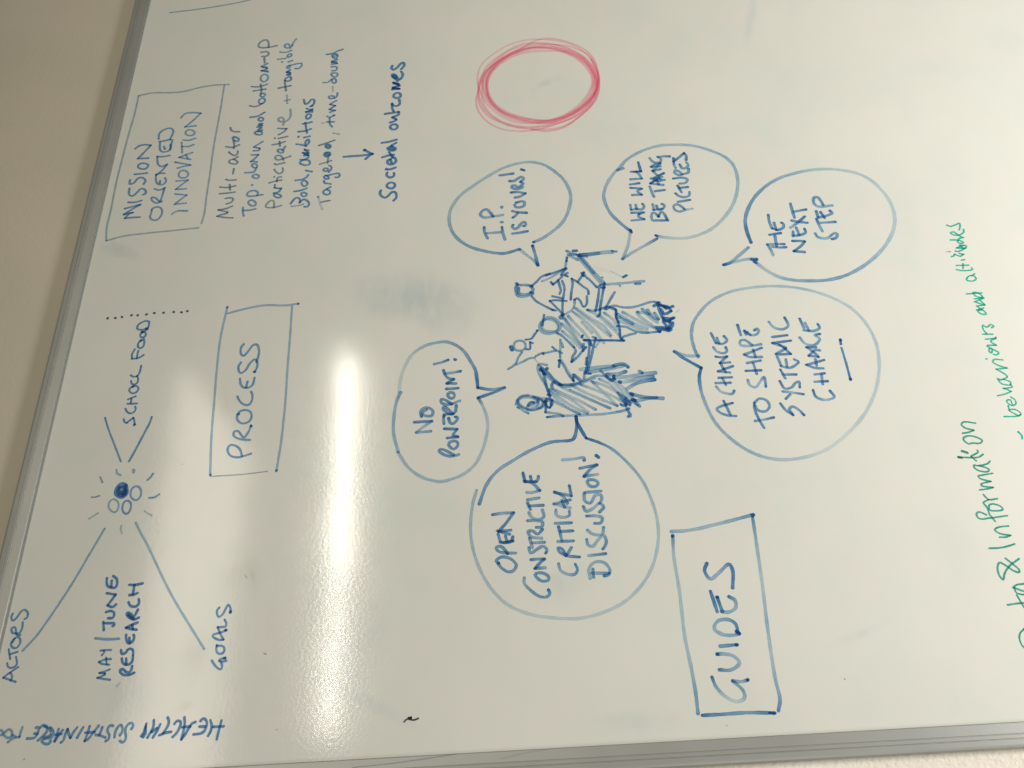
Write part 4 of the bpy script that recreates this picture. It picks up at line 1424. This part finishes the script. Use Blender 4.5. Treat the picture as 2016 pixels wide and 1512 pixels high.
parse('''
C 1760 420 5.04
P green_text | bright green joined handwriting reading behaviours and attitudes
S word | attitudes
I green 3.8 .85
525,118 560,130 610,115 650,100 655,130 648,165
690,160 690,190 650,215 590,215 560,195 590,185 630,210 670,235
560,265 640,268 690,290 660,300 630,280 650,250 690,240
625,345 700,350! 650,320 720,325 710,345! 640,380 610,375 ; 620,345 690,320
690,410 650,400! ; 600,405 660,425 690,405 ; 570,430 590,425 600,405
670,465 700,460
620,518 740,515; 685,500 685,550; 620,560 700,570 780,555 770,540
o 720,660 740,625 790,620 815,650 790,670 740,670; 800,600 770,620
S word | and
720,800 870,790; o 780,790 820,785 850,800 880,830 830,830
800,880 890,840! 800,850; 820,920 900,910! 820,885; 820,960 890,940! ; 860,870 900,905
o 830,970 880,960 915,1000 870,1000; 870,960 830,925
S word | behaviours
880,1200 980,1200; 920,1195 885,1150 880,1110 920,1130 960,1105 990,1120 970,1135
910,1250 1010,1240! 960,1270 1015,1310! 930,1310; 1010,1240 1012,1230
o 950,1340 970,1345 970,1385 945,1370; 925,1320 980,1350 1040,1385 1020,1405 990,1400
d 918,1445
C 1860 600 5.04
575,548 490,545 475,565 540,605 620,628! 560,635 510,640! 600,690 620,710
620,720 560,745 525,735! 560,780 650,795 655,770 600,745 570,740
525,903 600,885 660,860! 600,835 580,830! 640,825 670,815 650,790
655,915 700,950 705,985 670,1000 620,970 615,950 650,945 670,990; 590,1110 720,1105 755,1090
o 640,1045 700,1040 755,1080 740,1100 680,1075; 640,1050 630,1000
I green 5 .85
730,1262 765,1300 768,1328
C 1860 820 6.3
P green_text | dark green handwriting reading ta & information
S word | information
I dgreen 4.2 .85
380,82 230,70 205,100 250,140 360,170! 300,195 222,208
o 230,270 290,240 400,260 465,300 440,330 340,330 300,340 250,310
405,420 415,440 330,490; 475,470 420,505 330,510 170,505; 330,500 390,550
I dgreen 6 .9
170,505 210,510; 215,430 280,450
I dgreen 4.2 .85
560,555 530,585 410,610 360,605 370,640 450,680 540,680 550,660 500,630 420,610
590,705 480,725 415,740 440,770 570,805! 450,840 460,860 600,880! 520,900 435,910
480,970 545,1030 650,1020; 545,1030 480,1070 510,1110 530,1140 560,1220 625,1300
o 550,1100 600,1085 700,1120 720,1155 640,1170 560,1160
515,1220 430,1185 395,1200 400,1240 440,1270 560,1260 775,1230
790,1358 660,1375 620,1405 680,1450 815,1475! 760,1495 680,1497
C 1816 1040 5.815
I dgreen 4.5 .88
765,230 880,225 980,205 1055,180
S word | &
950,345 1040,415 1110,480 1105,505 1030,480 960,430 880,395 860,450 880,540 925,590 940,520 1000,430 1105,350
S word | ta
1040,680 1075,650 1163,635 1230,610; 1045,680 1100,700 1163,720 1240,700 1230,650; 1050,690 1080,740 1163,760 1230,745
975,878 1100,860 1163,855 1260,845; 1080,765 1130,850 1163,905
S word
1163,1155 1120,1200 1110,1260 1130,1320 1163,1365 1240,1390 1330,1370 1400,1340; 1163,1155 1240,1120 1330,1130
C 880 50 6
P red_ring | red scribbled ring of many overlapping loops
I red 4.6 .55
o 1120,160 1450,205 1700,350 1790,580 1770,850 1600,1050 1350,1200 1000,1225 700,1170 450,1000 370,780 400,620 560,450 820,310
I red 4 .5
o 1100,165 800,205 560,330 400,480 360,640 400,800 520,980 800,1140 1200,1130 1550,1020 1720,850 1790,650 1720,430 1500,240
I red 4.5 .5
o 1100,210 1350,250 1600,370 1760,560 1750,800 1600,980 1350,1130 1050,1150 750,1080 540,950 440,780 430,600 560,430 780,280
I red 5.5 .5
o 1150,240 1400,290 1620,400 1750,600 1740,790 1600,950 1400,1070 1100,1130 800,1080 580,960 480,800 470,640 560,480 800,330
I red 6 .5
o 1180,270 1400,310 1600,420 1720,590 1720,740 1620,920 1420,1080 1150,1150 900,1120 640,1020 500,870 470,700 530,540 700,380 920,295
I red 6 .5
o 1180,300 1380,320 1580,430 1700,580 1715,700 1640,850 1500,990 1250,1120 1000,1110 700,1020 540,900 480,760 490,620 600,480 850,340
I red 4 .55
o 1150,215 900,220 650,340 460,500 400,650 370,800 390,950 500,1080 700,1170 980,1210 1300,1160 1580,1040 1750,840 1770,620 1650,400 1400,260
I red 3.8 .6
o 380,750 345,880 370,1010 480,1140 650,1225 850,1250 1050,1235 1250,1180 1500,1080 1680,930 1780,720 1770,520 1680,360 1480,260 1200,225 900,260 650,400 450,570
I red 4.5 .6
1000,1232 1200,1248 1400,1195 1560,1080 1700,950 1785,780 1790,600 1700,400
I red 4.5 .5
o 1120,255 1300,265 1550,350 1700,500 1770,700 1700,870 1500,1030 1200,1170 900,1195 600,1110 450,960 410,780 450,600 620,400 850,290
o 1000,260 1300,285 1600,400 1740,620 1700,840 1480,1020 1180,1120 900,1095 640,1010 480,830 470,620 650,420 850,310
I red 5 .45
o 950,270 1250,280 1560,390 1730,560 1760,740 1640,940 1350,1100 1080,1160 780,1110 560,980 440,820 440,640 580,450 760,330
''')
parse('''
C 400 1380 2.88
P ink_mark | torn black mark near the bottom edge of the picture
I black 4.5 .85
1140,118,.6 1155,104 1180,98
1170,104 1195,108 1220,99,.7
1165,96 1180,92
E pencil_scratch | thin pencil line on the left frame rail
Y -0.0054
I grey 1.6 .55
845,378 1100,350 1440,300
1690,328,.3 1800,300,.35 1960,272,.3
E stray_mark |
C 0 0 1
I grey 2.2 .5
229,1352 237,1344; 483,1133 486,1138; 519,1286 523,1288; 544,1436 546,1437; 1867,496 1871,496
C 1760 420 5.04
520,384 558,380
C 1400 1300 3.272
I black 2 .7
860,118 862,124
C 1300 990 3.4375
I grey 2.2 .5
448,1505 455,1510
C 0 1360 8
I grey 2.6 .5
378,1085 390,1070
''')
SMUDGES = [
    (820, 590, 125, 75, 0.15, 0.18, None, "large bluish smear left of the bubble reading I.P. IS YOURS!"),
    (1478, 35, 13, 60, 0.1, 0.12, None, "small bluish smear at the upper edge of the picture"),
    (232, 492, 40, 22, 0.3, 0.14),
    (250, 1370, 60, 80, 0.2, 0.10),
    (385, 1290, 42, 55, 0.6, 0.06, M_DIRT),
    (365, 1390, 30, 10, -0.3, 0.07, M_DIRT),
    (480, 1130, 45, 40, 0.0, 0.06, M_DIRT),
    (498, 1135, 5, 20, -0.25, 0.10, M_DIRT),
    (740, 1390, 130, 18, 0.5, 0.07),
    (1110, 1150, 60, 50, 0.0, 0.07),
    (440, 790, 35, 45, 0.0, 0.04, M_DIRT),
    (1260, 1420, 90, 25, -0.1, 0.07),
    (1080, 160, 40, 7, -0.45, 0.11),
    (720, 1250, 60, 90, 0.3, 0.05),
    (1690, 1250, 60, 12, -0.4, 0.07),
    (1180, 530, 22, 8, 0.3, 0.12),
]

# ------------------------------------------------------------------ wiped smudges
def smudge(u, v, ru, rv, rot, dens, mat=None, label=None, seed=0):
    rnd = random.Random(seed+int(u))
    a = px(u, v); su = (px(u+1, v)-a); sv = (px(u, v+1)-a)
    nr, na = 9, 30
    ph = [rnd.random()*6 for _ in range(4)]
    vs, fs, dd = [(a.x, -0.00006, a.z)], [], [dens]
    for i in range(1, nr+1):
        for k in range(na):
            t = 2*math.pi*k/na
            w = 1 + 0.16*math.sin(2*t+ph[0]) + 0.10*math.sin(3*t+ph[1]) + 0.06*math.sin(5*t+ph[2])
            r = i/nr*w
            cu, cv = r*ru*math.cos(t), r*rv*math.sin(t)
            c, s_ = math.cos(rot), math.sin(rot)
            P = a + su*(cu*c - cv*s_) + sv*(cu*s_ + cv*c)
            vs.append((P.x, -0.00006, P.z))
            q = i/nr
            dd.append(dens*(1-q*q)**1.2)
    for k in range(na): fs.append((0, 1+k, 1+(k+1) % na))
    for i in range(nr-1):
        for k in range(na):
            b = 1+i*na
            fs.append((b+k, b+na+k, b+na+(k+1) % na, b+(k+1) % na))
    o = mesh_obj("smudge", vs, fs, mat or M_SMUDGE)
    at = o.data.attributes.new('ink', 'FLOAT', 'POINT')
    at.data.foreach_set('value', dd)
    if label: o['label'] = label
    return put(o)
for s_ in SMUDGES: smudge(*s_)
